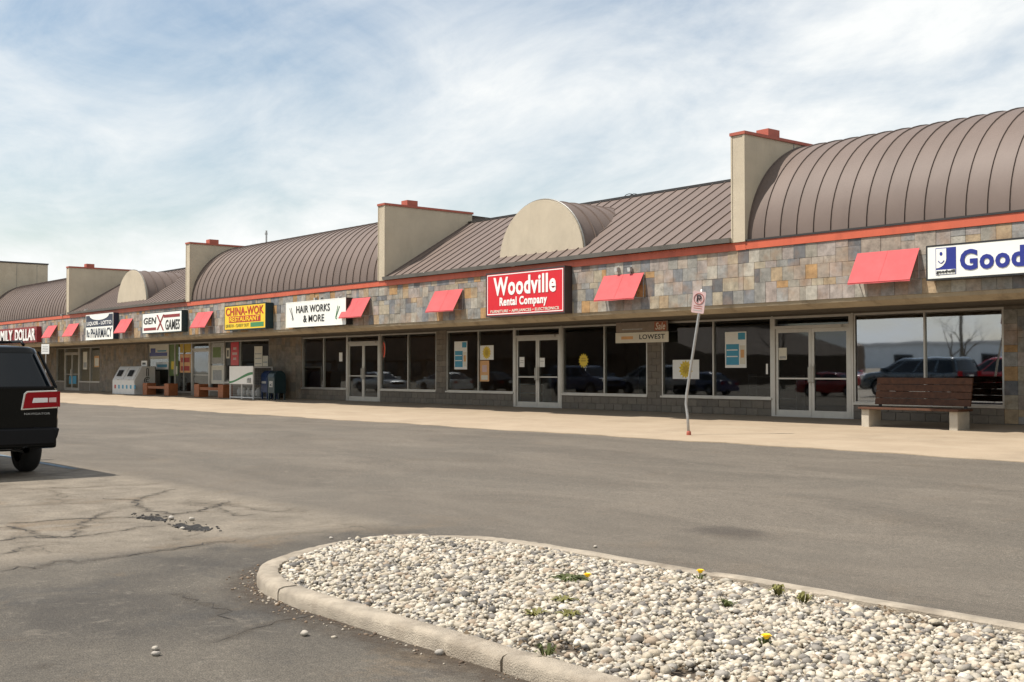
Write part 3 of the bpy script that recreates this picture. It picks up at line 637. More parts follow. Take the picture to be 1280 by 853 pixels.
# ---- roofs: every panel a sheet of its own with its standing seam
VY, VZ, VA, VB = 25.10, 4.635, 2.95, 2.62
def vault_pt(t): return (VY - VA * math.cos(t), VZ + VB * math.sin(t))
def strip_mesh(name, prof, w, seam_h=.030, seam_w=.022):
    mb = MB(); n = len(prof)
    nrm = []
    for i in range(n):
        a, b = prof[max(i - 1, 0)], prof[min(i + 1, n - 1)]; d = Vector((b[0] - a[0], b[1] - a[1])).normalized(); nrm.append((-d.y, d.x))
    v = [(0, p[0], p[1]) for p in prof] + [(w, p[0], p[1]) for p in prof] + [(w, p[0] - q[0] * .02, p[1] - q[1] * .02) for p, q in zip(prof, nrm)] + [(0, p[0] - q[0] * .02, p[1] - q[1] * .02) for p, q in zip(prof, nrm)]
    f = []
    for i in range(n - 1):
        f.append((i, i + 1, n + i + 1, n + i)); f.append((2 * n + i, 2 * n + i + 1, 3 * n + i + 1, 3 * n + i))
    f += [(0, n, 2 * n, 3 * n), (n - 1, 2 * n - 1, 3 * n - 1, 4 * n - 1)]
    mb.add(v, f)
    s = [(0, p[0], p[1]) for p in prof] + [(0, p[0] + q[0] * seam_h, p[1] + q[1] * seam_h) for p, q in zip(prof, nrm)] + [(seam_w, p[0] + q[0] * seam_h, p[1] + q[1] * seam_h) for p, q in zip(prof, nrm)] + [(seam_w, p[0], p[1]) for p in prof]
    f = []
    for i in range(n - 1):
        for r in range(3): f.append((r * n + i, r * n + i + 1, (r + 1) * n + i + 1, (r + 1) * n + i))
    f += [(0, n, 2 * n, 3 * n), (n - 1, 2 * n - 1, 3 * n - 1, 4 * n - 1)]
    mb.add(s, f); return mb.mesh(name, 'roof_metal', smooth=False)
def soft(me, deg=30): me.shade_smooth(); me.set_sharp_from_angle(angle=math.radians(deg)); return me
def bay(x0, x1, kind):
    w = x1 - x0; n = round(w / .462); pw = w / n
    if kind == 'vault':
        prof = [vault_pt(math.radians(90) * i / 18) for i in range(19)] + [(27.5, VZ + VB - .05)]
        root = part(B(x0, x1, FY + .02, 28.0, 4.601, 4.632), 'vault_roof', 'dark_metal'); part(B(x0 + .003, x1 - .003, FY - .055, FY + .02, 4.617, 4.66), 'eave_strip', 'dark_metal', root)
    else:
        prof = [(FY - .10, 4.69), (FY + 1.1, 4.69 + 1.2 * .595), (25.72, 4.69 + (25.72 - FY + .10) * .595), (27.5, 6.7)]
        root = part(B(x0, x1, FY + .02, 28.0, 4.601, 4.632), 'sloped_roof', 'dark_metal')
        part(MB().prism([(FY - .16, 4.618), (FY - .12, 4.618), (FY - .05, 4.70), (FY - .10, 4.735), (FY - .19, 4.73)], 'x', x0 + .003, x1 - .003), 'gutter', 'eave_metal', root)
        part(B(x0, x1, 25.62, 25.82, 6.86, 6.93), 'ridge_cap', 'dark_metal', root)
    me = soft(strip_mesh('roof_panel', prof, pw - .002))
    for i in range(n): link('roof_panel', me, root, (x0 + i * pw + .001, 0, 0))
    return root
BAYS = [(FINS[0], XR, 'slope'), (FINS[1], FINS[0] - FW, 'vault'), (FINS[2], FINS[1] - FW, 'slope'), (FINS[3], FINS[2] - FW, 'vault'), (FINS[4], FINS[3] - FW, 'slope'), (XL, FINS[4] - FW, 'vault')]
roots = [bay(*b) for b in BAYS]
def dormer(cx):
    R, Hh, y0, z0 = 1.88, 1.74, FY + .42, 4.83
    pts = [(cx + R * math.cos(PI * i / 32), z0 + Hh * math.sin(PI * i / 32)) for i in range(33)]
    d = part(MB().prism([(cx + R, z0 - .10)] + pts + [(cx - R, z0 - .10)], 'y', y0, y0 + .12), 'dormer_front', 'stucco')
    # barrel sheets behind the front, one ring each
    n = 7; L_ = 3.25; pw = L_ / n
    for k in range(n):
        mb = MB(); a, b = y0 + .121 + k * pw, y0 + .121 + (k + 1) * pw - .003; m = 33; s = .985
        P = [(cx + R * s * math.cos(PI * i / 32), z0 + Hh * s * math.sin(PI * i / 32)) for i in range(33)]; Q = [(cx + R * (s + .02) * math.cos(PI * i / 32), z0 + Hh * (s + .02) * math.sin(PI * i / 32)) for i in range(33)]
        mb.add([(p[0], a, p[1]) for p in P] + [(p[0], b, p[1]) for p in P], [(i, i + 1, m + i + 1, m + i) for i in range(m - 1)])
        mb.add([(p[0], a, p[1]) for p in P] + [(p[0], a, p[1]) for p in Q] + [(p[0], a + .022, p[1]) for p in Q] + [(p[0], a + .022, p[1]) for p in P], [(r * m + i, r * m + i + 1, (r + 1) * m + i + 1, (r + 1) * m + i) for r in range(3) for i in range(m - 1)])
        o = part(mb, 'dormer_panel', 'roof_metal', d); soft(o.data)
    rim = MB(); P = [(cx + (R + .02) * math.cos(PI * i / 32), z0 + (Hh + .02) * math.sin(PI * i / 32)) for i in range(33)]
    rim.tube([(p[0], y0 + .06, p[1]) for p in P], .022, 6); part(rim, 'dormer_trim', 'eave_metal', d)
dormer(-25.95); dormer(-57.15)
# roof pipe and wire loops
p = on_y(333, 291, 27.0); part(MB().tube([(p.x, 27, 6.9), (p.x, 27, p.z + .1)], .045, 8).tube([(p.x - .02, 27, p.z - .1), (p.x - .02, 27, p.z)], .07, 8), 'vent_pipe', 'galvanised')
for px in (786, 792, 415, 421):
    p = on_y(px, 246 if px > 600 else 292.5, 26.6); part(MB().tube([(p.x + .3 * math.cos(t), 26.6, p.z - .15 + .24 * math.sin(t)) for t in [PI * i / 8 for i in range(9)]], .012, 5), 'cable_loop', 'plastic_black')

# ---- shop wall under the canopy
ZB = .30
wall_runs = []       # full height pieces of wall: (x0, x1)
lows = []            # low wall under windows: (x0, x1, top)
_bm = {}
def block_mesh(w):
    k = round(w, 3)
    if k not in _bm:
        mb = MB(); c = .008; W, H_ = w - .010, .20 - .010
        mb.add([(0, .03, 0), (W, .03, 0), (W, .03, H_), (0, .03, H_), (0, .004, 0), (W, .004, 0), (W, .004, H_), (0, .004, H_), (c, -.004, c), (W - c, -.004, c), (W - c, -.004, H_ - c), (c, -.004, H_ - c)],
               [(0, 1, 5, 4), (1, 2, 6, 5), (2, 3, 7, 6), (3, 0, 4, 7), (4, 5, 9, 8), (5, 6, 10, 9), (6, 7, 11, 10), (7, 4, 8, 11), (8, 9, 10, 11)])
        _bm[k] = mb.mesh('block', 'block_wall')
    return _bm[k]
def blocks(parent, x0, x1, z0, z1):
    r = 0; z = z0
    while z < z1 - .02:
        h = min(.20, z1 - z); x = x0; first = .20 if r % 2 else .40
        while x < x1 - .01:
            w = min(first, x1 - x); first = .40
            if x1 - x - w < .08: w = x1 - x
            o = link('block', block_mesh(w), parent, (x + .005, WY - .002, z + .005))
            if h < .199: o.scale = (1, 1, (h - .01) / .19)
            x += w
        z += h; r += 1
def low_wall(x0, x1, top, pieces=True):
    w = part(B(x0, x1, WY + .012, WY + .24, 0.2, top - .001), 'low_wall', 'mortar')
    if pieces: blocks(w, x0, x1, ZB, top - .002)
    else: part(B(x0 + .002, x1 - .002, WY, WY + .011, ZB, top - .003), 'wall_face', 'block_far', w)
    return w
mat('block_far', (.22, .185, .145), .85, .2, 3, .5, 40)
ramp_mat('wall_tile', [(.24, .20, .15), (.20, .17, .13), (.27, .22, .165), (.22, .19, .15), (.26, .20, .14), (.19, .17, .145), (.25, .21, .17)], .8, 'island', .3, 4, .4, 30, .2)
def window(x0, x1, z0, z1, mull, glass='shop_glass', frame='aluminium', pieces=True, low=True, tilt=0.0):
    w = part(B(x0, x1, WY + .02, WY + .12, z0, z0 + .05), 'window', frame)
    fr = MB().box(x0, x0 + .05, WY + .018, WY + .12, z0 + .051, z1).box(x1 - .05, x1, WY + .018, WY + .12, z0 + .051, z1).box(x0 + .051, x1 - .051, WY + .018, WY + .12, z1 - .05, z1)
    part(fr, 'frame', frame, w)
    part(B(x0 - .02, x1 + .02, WY - .035, WY + .018, z0 - .035, z0 + .02), 'sill', frame, w)
    e = [x0 + .05] + list(mull) + [x1 - .05]
    for m in mull: part(B(m - .022, m + .022, WY + .012, WY + .12, z0 + .051, z1 - .051), 'mullion', frame, w)
    for a, b in zip(e, e[1:]):
        pb = B(a + .024, b - .024, WY + .065, WY + .071, z0 + .052, z1 - .052); pb.v = [(v[0], v[1] - (tilt if v[2] > z0 + .5 else 0), v[2]) for v in pb.v]; part(pb, 'pane', glass, w)
    if low: low_wall(x0, x1, z0 - .035, pieces)
    return w
def leaf(x0, x1, z1, hinge, glass, frame, parent_name='door'):
    z0 = ZB + .02; s = .085
    d = part(MB().box(x0, x0 + s, WY + .02, WY + .075, z0, z1).box(x1 - s, x1, WY + .02, WY + .075, z0, z1).box(x0 + s, x1 - s, WY + .02, WY + .075, z0, z0 + .16).box(x0 + s, x1 - s, WY + .02, WY + .075, z1 - .10, z1), parent_name, frame)
    part(B(x0 + s, x1 - s, WY + .045, WY + .051, z0 + .16, z1 - .10), 'pane', glass, d)
    hx = x1 - s * .5 if hinge == 'l' else x0 + s * .5
    part(MB().tube([(hx, WY + .02, 1.22), (hx, WY - .05, 1.22), (hx, WY - .05, 1.62), (hx, WY + .02, 1.62)], .016, 6).box(hx - .03, hx + .03, WY + .005, WY + .019, 1.14, 1.70), 'handle', 'aluminium', d)
    part(B(x0 + s + .01, x1 - s - .01, WY + .012, WY + .03, 1.30, 1.34), 'push_bar', frame, d)
    return d
def entrance(x0, x1, z1, zt, glass='shop_glass', frame='aluminium', n=2):
    f = part(MB().box(x0, x0 + .07, WY - .01, WY + .13, ZB, zt).box(x1 - .07, x1, WY - .01, WY + .13, ZB, zt).box(x0 + .07, x1 - .07, WY - .01, WY + .13, z1, z1 + .08).box(x0 + .07, x1 - .07, WY - .01, WY + .13, zt - .06, zt), 'door_frame', frame)
    part(B(x0 + .07, x1 - .07, WY + .05, WY + .056, z1 + .08, zt - .06), 'transom_pane', glass, f)
    part(B(x0 + .07, x1 - .07, WY - .03, WY + .13, ZB, ZB + .018), 'threshold', 'aluminium', f)
    part(B(x0 + .25, x1 - .25, WY - .05, WY - .012, z1 + .002, z1 + .075), 'closer_housing', frame, f)
    a, b = x0 + .074, x1 - .074; c = (a + b) / 2
    if n == 2: leaf(a, c - .004, z1 - .004, 'l', glass, frame); leaf(c + .004, b, z1 - .004, 'r', glass, frame)
    else: leaf(a, b, z1 - .004, 'r', glass, frame)
def solid(x0, x1, kind='blocks', z0=ZB, z1=3.03):
    w = part(B(x0, x1, WY + .012, WY + .24, 0.2, z1), 'pier' if x1 - x0 < 1.2 else 'wall', 'mortar')
    if kind == 'blocks': blocks(w, x0, x1, z0, z1 - .002)
    elif kind == 'slate':
        x = x0
        mbk = 0
        while x < x1 - .05:
            ww = min(random.choice([2, 2, 3]), max(1, int((x1 - x) / U + .01))); z = z0 + .02
            while z < z1 - U:
                hh = min(random.choice([1, 2, 2]), max(1, int((z1 - z) / U))); link('tile', tile_mesh((ww, hh)), w, (x + .004, WY - .004, z + .004)); z += hh * U
            x += ww * U
    else:
        mb = MB(); x = x0
        while x < x1 - .05:
            ww = min(random.choice([.32, .4, .48]), x1 - x); z = z0 + .01
            while z < z1 - .1:
                hh = min(random.choice([.2, .3, .4]), z1 - z); mb.box(x + .003, x + ww - .003, WY - random.uniform(0, .008), WY + .03, z + .003, z + hh - .003); z += hh
            x += ww
        o = mb.build('tile_field', 'wall_tile', w); o['kind'] = 'stuff'
    return w
WT = 2.985
solid(-13.36, -10.3, 'slate')
window(-10.3, -6.4, .77, WT, [-8.35], pieces=True); entrance(-6.38, -4.06, 2.65, WT); window(-4.04, .2, .77, WT, [-1.9], pieces=False); solid(.2, 13.0, 'plain')
window(-17.34, -13.36, .70, WT, [-15.36], 'film_glass', tilt=.014); entrance(-19.86, -17.40, 2.65, WT, 'mid_glass')
window(-23.98, -19.92, .77, WT, [-21.98], 'mid_glass'); solid(-24.56, -23.98)
window(-28.40, -24.56, .77, WT, [-26.43]); entrance(-30.82, -28.46, 2.65, WT)
window(-34.77, -30.88, .77, WT, [-32.87]); solid(-35.41, -34.77)
window(-39.20, -35.41, .77, WT, [-37.28]); entrance(-41.70, -39.26, 2.65, WT)
window(-45.45, -41.76, .77, WT, [-43.64], pieces=True); solid(-48.5, -45.45, 'plain')
window(-53.10, -48.5, .95, WT, [-51.44], pieces=False); window(-54.70, -53.16, .55, WT, [], pieces=False); entrance(-56.84, -54.76, 2.60, WT, n=1)
window(-58.95, -56.90, .42, WT, [-57.9], pieces=False); window(-62.50, -59.0, .77, WT, [-59.78], pieces=False); solid(-69.80, -62.50, 'plain')
window(-71.44, -69.80, .85, WT, [], pieces=False); window(-73.30, -71.48, .85, WT, [], pieces=False); entrance(-75.96, -73.40, 2.63, WT); window(-77.6, -76.02, .85, WT, [], pieces=False); solid(-80.3, -77.6, 'plain')
for a, b in ((-17.40, -17.34), (-19.92, -19.86), (-28.46, -28.40), (-30.88, -30.82), (-39.26, -39.20), (-41.76, -41.70), (-6.4, -6.38), (-4.06, -4.04), (-53.16, -53.10), (-54.76, -54.70), (-56.90, -56.84), (-59.0, -58.95), (-71.48, -71.44), (-73.40, -73.30), (-76.02, -75.96)):
    part(B(a + .001, b - .001, WY - .006, WY + .2, ZB, 3.0), 'jamb', 'aluminium')
part(B(XL, XR, WY + .0, WY + .24, WT + .002, 3.028), 'lintel', 'bronze_frame')
# inside of the shops
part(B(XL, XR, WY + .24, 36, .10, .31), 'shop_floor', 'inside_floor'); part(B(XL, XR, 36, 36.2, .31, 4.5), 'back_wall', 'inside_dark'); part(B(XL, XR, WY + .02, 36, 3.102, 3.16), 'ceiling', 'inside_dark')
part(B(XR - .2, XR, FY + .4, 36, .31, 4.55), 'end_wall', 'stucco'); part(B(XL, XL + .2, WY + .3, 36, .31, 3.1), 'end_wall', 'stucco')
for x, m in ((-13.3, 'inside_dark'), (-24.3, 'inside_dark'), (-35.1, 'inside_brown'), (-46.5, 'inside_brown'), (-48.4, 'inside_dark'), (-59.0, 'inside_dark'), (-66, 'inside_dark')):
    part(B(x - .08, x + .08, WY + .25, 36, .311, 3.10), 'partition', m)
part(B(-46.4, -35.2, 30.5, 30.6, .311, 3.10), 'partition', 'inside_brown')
part(MB().box(XL, XR, 28.0, 36.2, 4.55, 4.62), 'flat_roof', 'far_roof')
part(B(XL, XR, 27.4, 28.0, 4.62, 6.6), 'roof_back_wall', 'stucco')
def shelf_unit(x, y, w, h, label):
    t = thing('display_shelf', label, 'shelf', (x, y, .31), 'display shelves inside the shops')
    part(MB().box(x - w / 2, x - w / 2 + .03, y - .2, y + .2, .311, .31 + h).box(x + w / 2 - .03, x + w / 2, y - .2, y + .2, .311, .31 + h), 'side_panel', 'shelf_grey', t)
    for k in range(4): part(B(x - w / 2 + .03, x + w / 2 - .03, y - .19, y + .19, .35 + k * h * .3, .38 + k * h * .3), 'shelf', 'shelf_grey', t)
for i, (x, y, w, h, wh) in enumerate([(-16.6, 29, 2.0, 1.3, 'the window above the long bench'), (-22, 28.5, 1.8, 1.1, 'the window with the tall blue poster by the door'), (-26.5, 28.6, 1.6, 1.2, 'the window with the star shaped sale burst'), (-33.2, 28.4, 1.8, 1.1, 'the window with the orange poster'), (-50.5, 28, 2, 1.4, 'the restaurant window'), (-61, 28, 2, 1.5, 'the pharmacy window')]):
    shelf_unit(x, y, w, h, 'grey display shelf unit indoors behind ' + wh)

# ================================================================== AWNINGS
def awning(xc, label, w=1.50):
    t = thing('awning', label, 'awning', (xc, FY, 4.08), 'small salmon red awnings along the fascia'); x0, x1 = xc - w / 2, xc + w / 2; yo, zt, zb = FY - .41, 4.09, 3.42
    mb = MB(); n = 12; vs = []; ph = random.uniform(0, 6)
    for i in range(n + 1):
        u = i / n; sg = .012 * math.sin(PI * u) + .004 * math.sin(u * 9 + ph)
        for (f, dz) in ((0, 0), (.25, sg * .7), (.5, sg), (.75, sg * .8), (1, .2 * sg), (1, .035 + .004 * math.sin(u * 11 + ph))): vs.append((x0 + (x1 - x0) * u, FY - .03 + (yo - FY + .03) * f, zt + (zb - zt) * f - dz))
    mb.add(vs, [(i * 6 + j, i * 6 + j + 1, (i + 1) * 6 + j + 1, (i + 1) * 6 + j) for i in range(n) for j in range(5)])
    # thickness
    o = part(mb, 'canvas', 'awning_cloth', t); md = o.modifiers.new('s', 'SOLIDIFY'); md.thickness = .006; md.offset = 1
    for x in (x0 + .02, x1 - .02):
        part(MB().tube([(x, FY - .035, zb + .02), (x, yo + .015, zb + .005)], .012, 6).tube([(x, FY - .035, zb), (x, FY - .035, zt - .03)], .012, 6).tube([(x, FY - .04, zt - .035), (x, yo + .02, zb + .02)], .010, 6), 'side_frame', 'steel_tube', t)
    part(MB().tube([(x0 + .02, FY - .04, zt - .03), (x1 - .02, FY - .04, zt - .03)], .012, 6), 'top_bar', 'steel_tube', t); part(MB().tube([(x0 + .01, yo - .004, zb - .002), (x1 - .01, yo - .004, zb - .002)], .010, 6), 'hem', 'awning_cloth', t)
    part(MB().tube([(xc, FY - .036, zt + .002), (xc, FY - .225, (zt + zb) / 2 - .012), (xc, yo - .004, zb + .002)], .005, 5), 'seam', 'awning_cloth', t)
awning(-14.07, 'salmon awning between the blue lettered white sign and the bare slate'); awning(-22.02, 'salmon awning on the slate just right of the red sign'); awning(-29.84, 'salmon awning on the slate just left of the red sign')
awning(-35.16, 'salmon awning overlapping the right end of the black lettered white sign'); awning(-47.62, 'salmon awning between the yellow sign and the black and maroon sign', 1.54)
awning(-56.55, 'salmon awning between the navy sign and the black and maroon sign'); awning(-64.05, 'salmon awning just left of the navy pharmacy sign', 1.55); awning(-67.52, 'salmon awning nearest the dark red store sign', 1.5)

# ================================================================== WALL SIGNS
def sign_box(name, label, x0, x1, z0, z1, face, box='sign_box', yf=21.80, rim=.05, rimm=None):
    t = thing(name, label, 'sign', ((x0 + x1) / 2, FY, z0))
    part(B(x0, x1, yf + .012, FY - .014, z0, z1), 'cabinet', box, t)
    part(MB().box(x0, x1, yf, yf + .011, z0, z0 + rim).box(x0, x1, yf, yf + .011, z1 - rim, z1).box(x0, x0 + rim, yf, yf + .011, z0 + rim, z1 - rim).box(x1 - rim, x1, yf, yf + .011, z0 + rim, z1 - rim), 'retainer', rimm or box, t)
    part(B(x0 + rim, x1 - rim, yf + .004, yf + .0115, z0 + rim, z1 - rim), 'face', face, t)
    return t
YF = 21.80; YL = YF + .003
s = sign_box('wall_sign', 'large red cabinet sign with white furniture rental lettering and white outline', -27.60, -24.06, 3.13, 4.46, 'sign_red', rim=.05)
part(MB().box(-27.53, -24.13, YL - .004, YL, 4.365, 4.39).box(-27.53, -24.13, YL - .004, YL, 3.20, 3.225).box(-27.53, -27.505, YL - .004, YL, 3.225, 4.365).box(-24.155, -24.13, YL - .004, YL, 3.225, 4.365), 'outline', 'white_paint', s)
txt('Woodville', -27.22, -24.42, 3.75, 4.30, YL, 'white_paint', s, bold=.03); txt('Rental Company', -26.93, -24.80, 3.375, 3.70, YL, 'white_paint', s, bold=.032); txt('FURNITURE • APPLIANCES • ELECTRONICS', -27.36, -24.30, 3.25, 3.335, YL, 'cream_paint', s, bold=.012)
gx0 = on_y(1157.5, 330, YF).x
s = sign_box('wall_sign', 'long white cabinet sign with dark blue lettering and face logo panel', gx0, gx0 + 3.62, 3.37, 4.09, 'white_face', 'sign_black', rim=.035)
fx = on_y(1169.5, 325, YF).x; fx1 = on_y(1195, 325, YF).x; fw = fx1 - fx
part(B(fx, fx1, YL - .004, YL, 3.47, 4.02), 'logo_panel', 'royal_blue', s)
# half face: a white left half with an eye and a smile, its name on a strip below
face = [(fx + .015, 4.005), (fx + .53 * fw, 4.005), (fx + .53 * fw, 3.80)] + [(fx + .015 + (.53 * fw - .015) * math.cos(q), 3.80 - .19 * math.sin(q)) for q in [PI / 2 * i / 6 for i in range(1, 7)]]
part(MB().prism(face, 'y', YL - .009, YL - .0045), 'logo_face', 'white_face', s)
part(MB().prism([(fx + .28 * fw + .032 * math.cos(q), 3.90 + .040 * math.sin(q)) for q in [2 * PI * i / 12 for i in range(12)]], 'y', YL - .014, YL - .0095), 'logo_eye', 'royal_blue', s)
part(MB().tube([(fx + .06 + .30 * fw * i / 6, YL - .011, 3.76 - .05 * math.sin(PI * i / 6)) for i in range(7)], .010, 5), 'logo_smile', 'royal_blue', s)
part(B(fx + .012, fx1 - .012, YL - .009, YL - .0045, 3.48, 3.575), 'logo_strip', 'white_face', s); txt('goodwill', fx + .02, fx1 - .02, 3.487, 3.57, YL - .0095, 'sign_black', s, bold=.025)
gl0 = on_y(1200, 325, YF).x; gl1 = on_y(1279.5, 325, YF).x
txt('Goodwill', gl0, gl0 + (gl1 - gl0) * 1.66, 3.53, 3.95, YL, 'royal_blue', s, bold=.035)
s = sign_box('wall_sign', 'white cabinet sign with black hair salon lettering and scissors drawings', -39.96, -35.61, 3.17, 4.13, 'white_face', 'sign_black', rim=.03, rimm='white_face')
txt('HAIR WORKS', -39.15, -36.70, 3.70, 3.97, YL, 'sign_black', s, bold=.012); txt('&', -38.62, -38.36, 3.34, 3.60, YL, 'sign_black', s, bold=.012); txt('MORE', -38.22, -37.10, 3.34, 3.60, YL, 'sign_black', s, bold=.008)
for (x, z, dx) in ((-39.5, 3.68, -1), (-36.18, 3.62, 1)):
    part(MB().tube([(x + dx * .16, YL - .004, z + .22), (x - dx * .06, YL - .004, z - .12)], .014, 5).tube([(x + dx * .04, YL - .004, z + .24), (x - dx * .10, YL - .004, z - .14)], .012, 5).tube([(x - dx * .08 + .05 * math.cos(t), YL - .004, z - .18 + .05 * math.sin(t)) for t in [2 * PI * i / 10 for i in range(11)]], .011, 5), 'scissors_drawing', 'letter_green' if dx > 0 else 'sign_black', s)
s = sign_box('wall_sign', 'yellow cabinet sign with red restaurant lettering in a dark green box', -45.12, -41.50, 3.20, 4.22, 'sign_yellow', 'mail_green', yf=21.75, rim=.035)
Y2 = 21.753
txt('CHINA-WOK', -44.98, -41.66, 3.80, 4.13, Y2, 'letter_red', s, bold=.018); part(B(-44.70, -41.92, Y2 - .003, Y2, 3.505, 3.765), 'lettering_panel', 'letter_red', s); txt('RESTAURANT', -44.60, -42.02, 3.54, 3.735, Y2 - .0035, 'sign_yellow', s, bold=.02)
txt('DINE IN - CARRY OUT', -44.98, -42.92, 3.32, 3.45, Y2, 'letter_olive', s, bold=.01); part(B(-42.78, -41.66, Y2 - .003, Y2, 3.29, 3.47), 'green_strip', 'letter_green', s)
s = sign_box('wall_sign', 'white cabinet sign with slanted black lettering, maroon bars and a big X', -53.96, -49.48, 3.28, 4.25, 'white_face', 'mail_green', rim=.035, rimm='mail_green')
txt('GEN', -53.78, -52.30, 3.72, 4.03, YL, 'sign_black', s, bold=.02, shear=.12); txt('GAMES', -51.25, -49.68, 3.40, 3.86, YL, 'sign_black', s, bold=.02, shear=.12)
part(B(-53.78, -52.32, YL - .004, YL, 3.42, 3.55), 'bar', 'sign_maroon', s); part(B(-51.45, -49.68, YL - .004, YL, 3.96, 4.10), 'bar', 'sign_maroon', s)
part(MB().prism([(-52.28, 4.12), (-52.12, 4.12), (-51.42, 3.38), (-51.56, 3.38)], 'y', YL - .004, YL), 'big_x', 'sign_maroon', s); part(MB().prism([(-51.52, 4.12), (-51.38, 4.12), (-52.08, 3.42), (-52.24, 3.42)], 'y', YL - .009, YL - .0045), 'big_x', 'sign_maroon', s)
s = sign_box('wall_sign', 'tall navy and white cabinet sign with liquor, lotto and pharmacy lettering', -61.50, -57.67, 3.13, 4.45, 'white_face', 'navy', rim=.03, rimm='white_face')
part(B(-61.46, -57.71, YL - .004, YL, 3.80, 4.40), 'navy_panel', 'navy', s)
part(MB().prism([(-59.58 + 1.35 * math.cos(PI + PI * i / 20), 4.40 + .26 * math.sin(PI + PI * i / 20)) for i in range(21)], 'y', YL - .009, YL - .0045), 'arch', 'white_face', s)
txt('LIQUOR - LOTTO', -61.30, -57.88, 3.86, 4.08, YL - .0045, 'white_paint', s, bold=.012); txt('PHARMACY', -60.75, -57.82, 3.24, 3.72, YL, 'navy', s, bold=.012); txt('Rx', -61.34, -60.92, 3.28, 3.66, YL, 'navy', s, bold=.012)
dx1 = on_y(44.8, 417, YF).x; dx0 = on_y(20, 417, YF).x; dw = dx1 - dx0
s = sign_box('wall_sign', 'dark red store sign with tall white dollar store lettering', dx1 - 2 * dw - 1.2, -69.5, 3.20, 4.11, 'sign_maroon', 'sign_maroon', rim=.03)
txt('DOLLAR', dx0, dx1, 3.30, 4.00, YL - .03, 'white_paint', s, bold=.02, depth=.04); txt('FAMILY', dx0 - .5 - dw, dx0 - .5, 3.30, 4.00, YL - .03, 'white_paint', s, bold=.02, depth=.04)

# ================================================================== POSTERS AND NOTICES ON THE GLASS
PY = WY + .062
def pr(px0, py0, px1, py1, Y=PY):
    a = on_y(px0, (py0 + py1) / 2, Y); b = on_y(px1, (py0 + py1) / 2, Y); m = (px0 + px1) / 2; return a.x, b.x, on_y(m, py1, Y).z, on_y(m, py0, Y).z
def poster(px, label, base, marks=(), cat='poster', name='poster', Y=PY, rect=None):
    x0, x1, z0, z1 = rect or pr(*px, Y); t = thing(name, label, cat, ((x0 + x1) / 2, Y, z0)); part(B(x0, x1, Y - .004, Y, z0, z1), 'sheet', base, t)
    for k, (u0, v0, u1, v1, m) in enumerate(marks):
        if isinstance(m, tuple): txt(m[0], x0 + (x1 - x0) * u0, x0 + (x1 - x0) * u1, z0 + (z1 - z0) * v0, z0 + (z1 - z0) * v1, Y - .0055 - .0012 * k, m[1], t, bold=.02, depth=.001)
        else: part(B(x0 + (x1 - x0) * u0, x0 + (x1 - x0) * u1, Y - .0055 - .0012 * k, Y - .0045 - .0012 * k, z0 + (z1 - z0) * v0, z0 + (z1 - z0) * v1), 'print', m, t)
    return t
def burst(mbx, cx, cz, r0, r1, n, Y, d): return mbx.prism([(cx + (r1 if i % 2 else r0) * math.cos(PI * i / n), cz + (r1 if i % 2 else r0) * math.sin(PI * i / n)) for i in range(2 * n)], 'y', Y - d, Y)
BLUE = [(.05, .08, .66, .66, 'pane_cyan'), (.70, .10, .95, .62, 'cream_paint'), (.74, .28, .90, .50, 'poster_orange'), (.62, .78, .95, .97, 'pane_cyan'), (.08, .30, .6, .33, 'white_paint'), (.08, .48, .6, .51, 'white_paint')]
poster((906.5, 415, 933, 460), 'tall blue and white poster in the window left of the notice door', 'white_paint', BLUE)
poster((568, 427, 584, 462), 'tall blue and white poster in the window beside the brick pier', 'white_paint', BLUE)
def sale_sheet(px, label):
    t = poster(px, label, 'white_paint'); x0, x1, z0, z1 = pr(*px); cx, cz = (x0 + x1) / 2, (z0 + z1) / 2
    part(burst(MB(), cx, cz, (z1 - z0) * .37, (z1 - z0) * .49, 14, PY - .005, .0015), 'burst', 'poster_yellow', t); part(burst(MB(), cx, cz, (z1 - z0) * .16, (z1 - z0) * .30, 9, PY - .007, .0015), 'print', 'poster_gold', t)
sale_sheet((841, 450, 874, 474), 'white sheet with yellow burst in the window behind the bent post'); sale_sheet((600, 432, 617, 450), 'small white sheet with yellow burst above the orange poster')
poster((600, 451, 611.5, 477), 'orange poster with round picture under the yellow burst sheet', 'poster_orange', [(.25, .45, .75, .78, 'faded_pink'), (.15, .08, .85, .30, 'cream_paint')])
c = on_y(729.5, 451, PY); t = thing('sale_burst', 'yellow star shaped sale burst stuck inside the dark window', 'sale sign', c); part(burst(MB(), c.x, c.z, .17, .245, 14, PY, .005), 'card', 'poster_yellow', t); part(B(c.x - .12, c.x + .12, PY - .0075, PY - .0055, c.z - .03, c.z + .02), 'print', 'poster_gold', t); part(B(c.x - .10, c.x + .10, PY - .0075, PY - .0055, c.z + .05, c.z + .085), 'print', 'poster_gold', t)
DY = WY + .040
poster((649.5, 446.5, 655.5, 459), 'white paper notice on the left leaf of the furniture shop door', 'white_paint', [(.15, .6, .85, .66, 'poster_grey'), (.15, .4, .85, .46, 'poster_grey')], 'notice', 'notice', DY)
poster((674.5, 447.5, 681, 459), 'white paper notice on the right leaf of the furniture shop door', 'white_paint', [(.15, .6, .85, .66, 'poster_grey')], 'notice', 'notice', DY)
poster((973.5, 435, 983.5, 450), 'white paper notice taped on a door leaf near the tall blue poster', 'cream_paint', [(.1, .1, .9, .3, 'poster_grey')], 'notice', 'notice', DY)
poster((424, 441, 428, 452), 'narrow white notice in the hair salon window', 'white_paint', [], 'notice', 'notice')
poster((957.5, 455, 960, 468), 'small white notice at the edge of the window beside the door', 'white_paint', [], 'notice', 'notice')
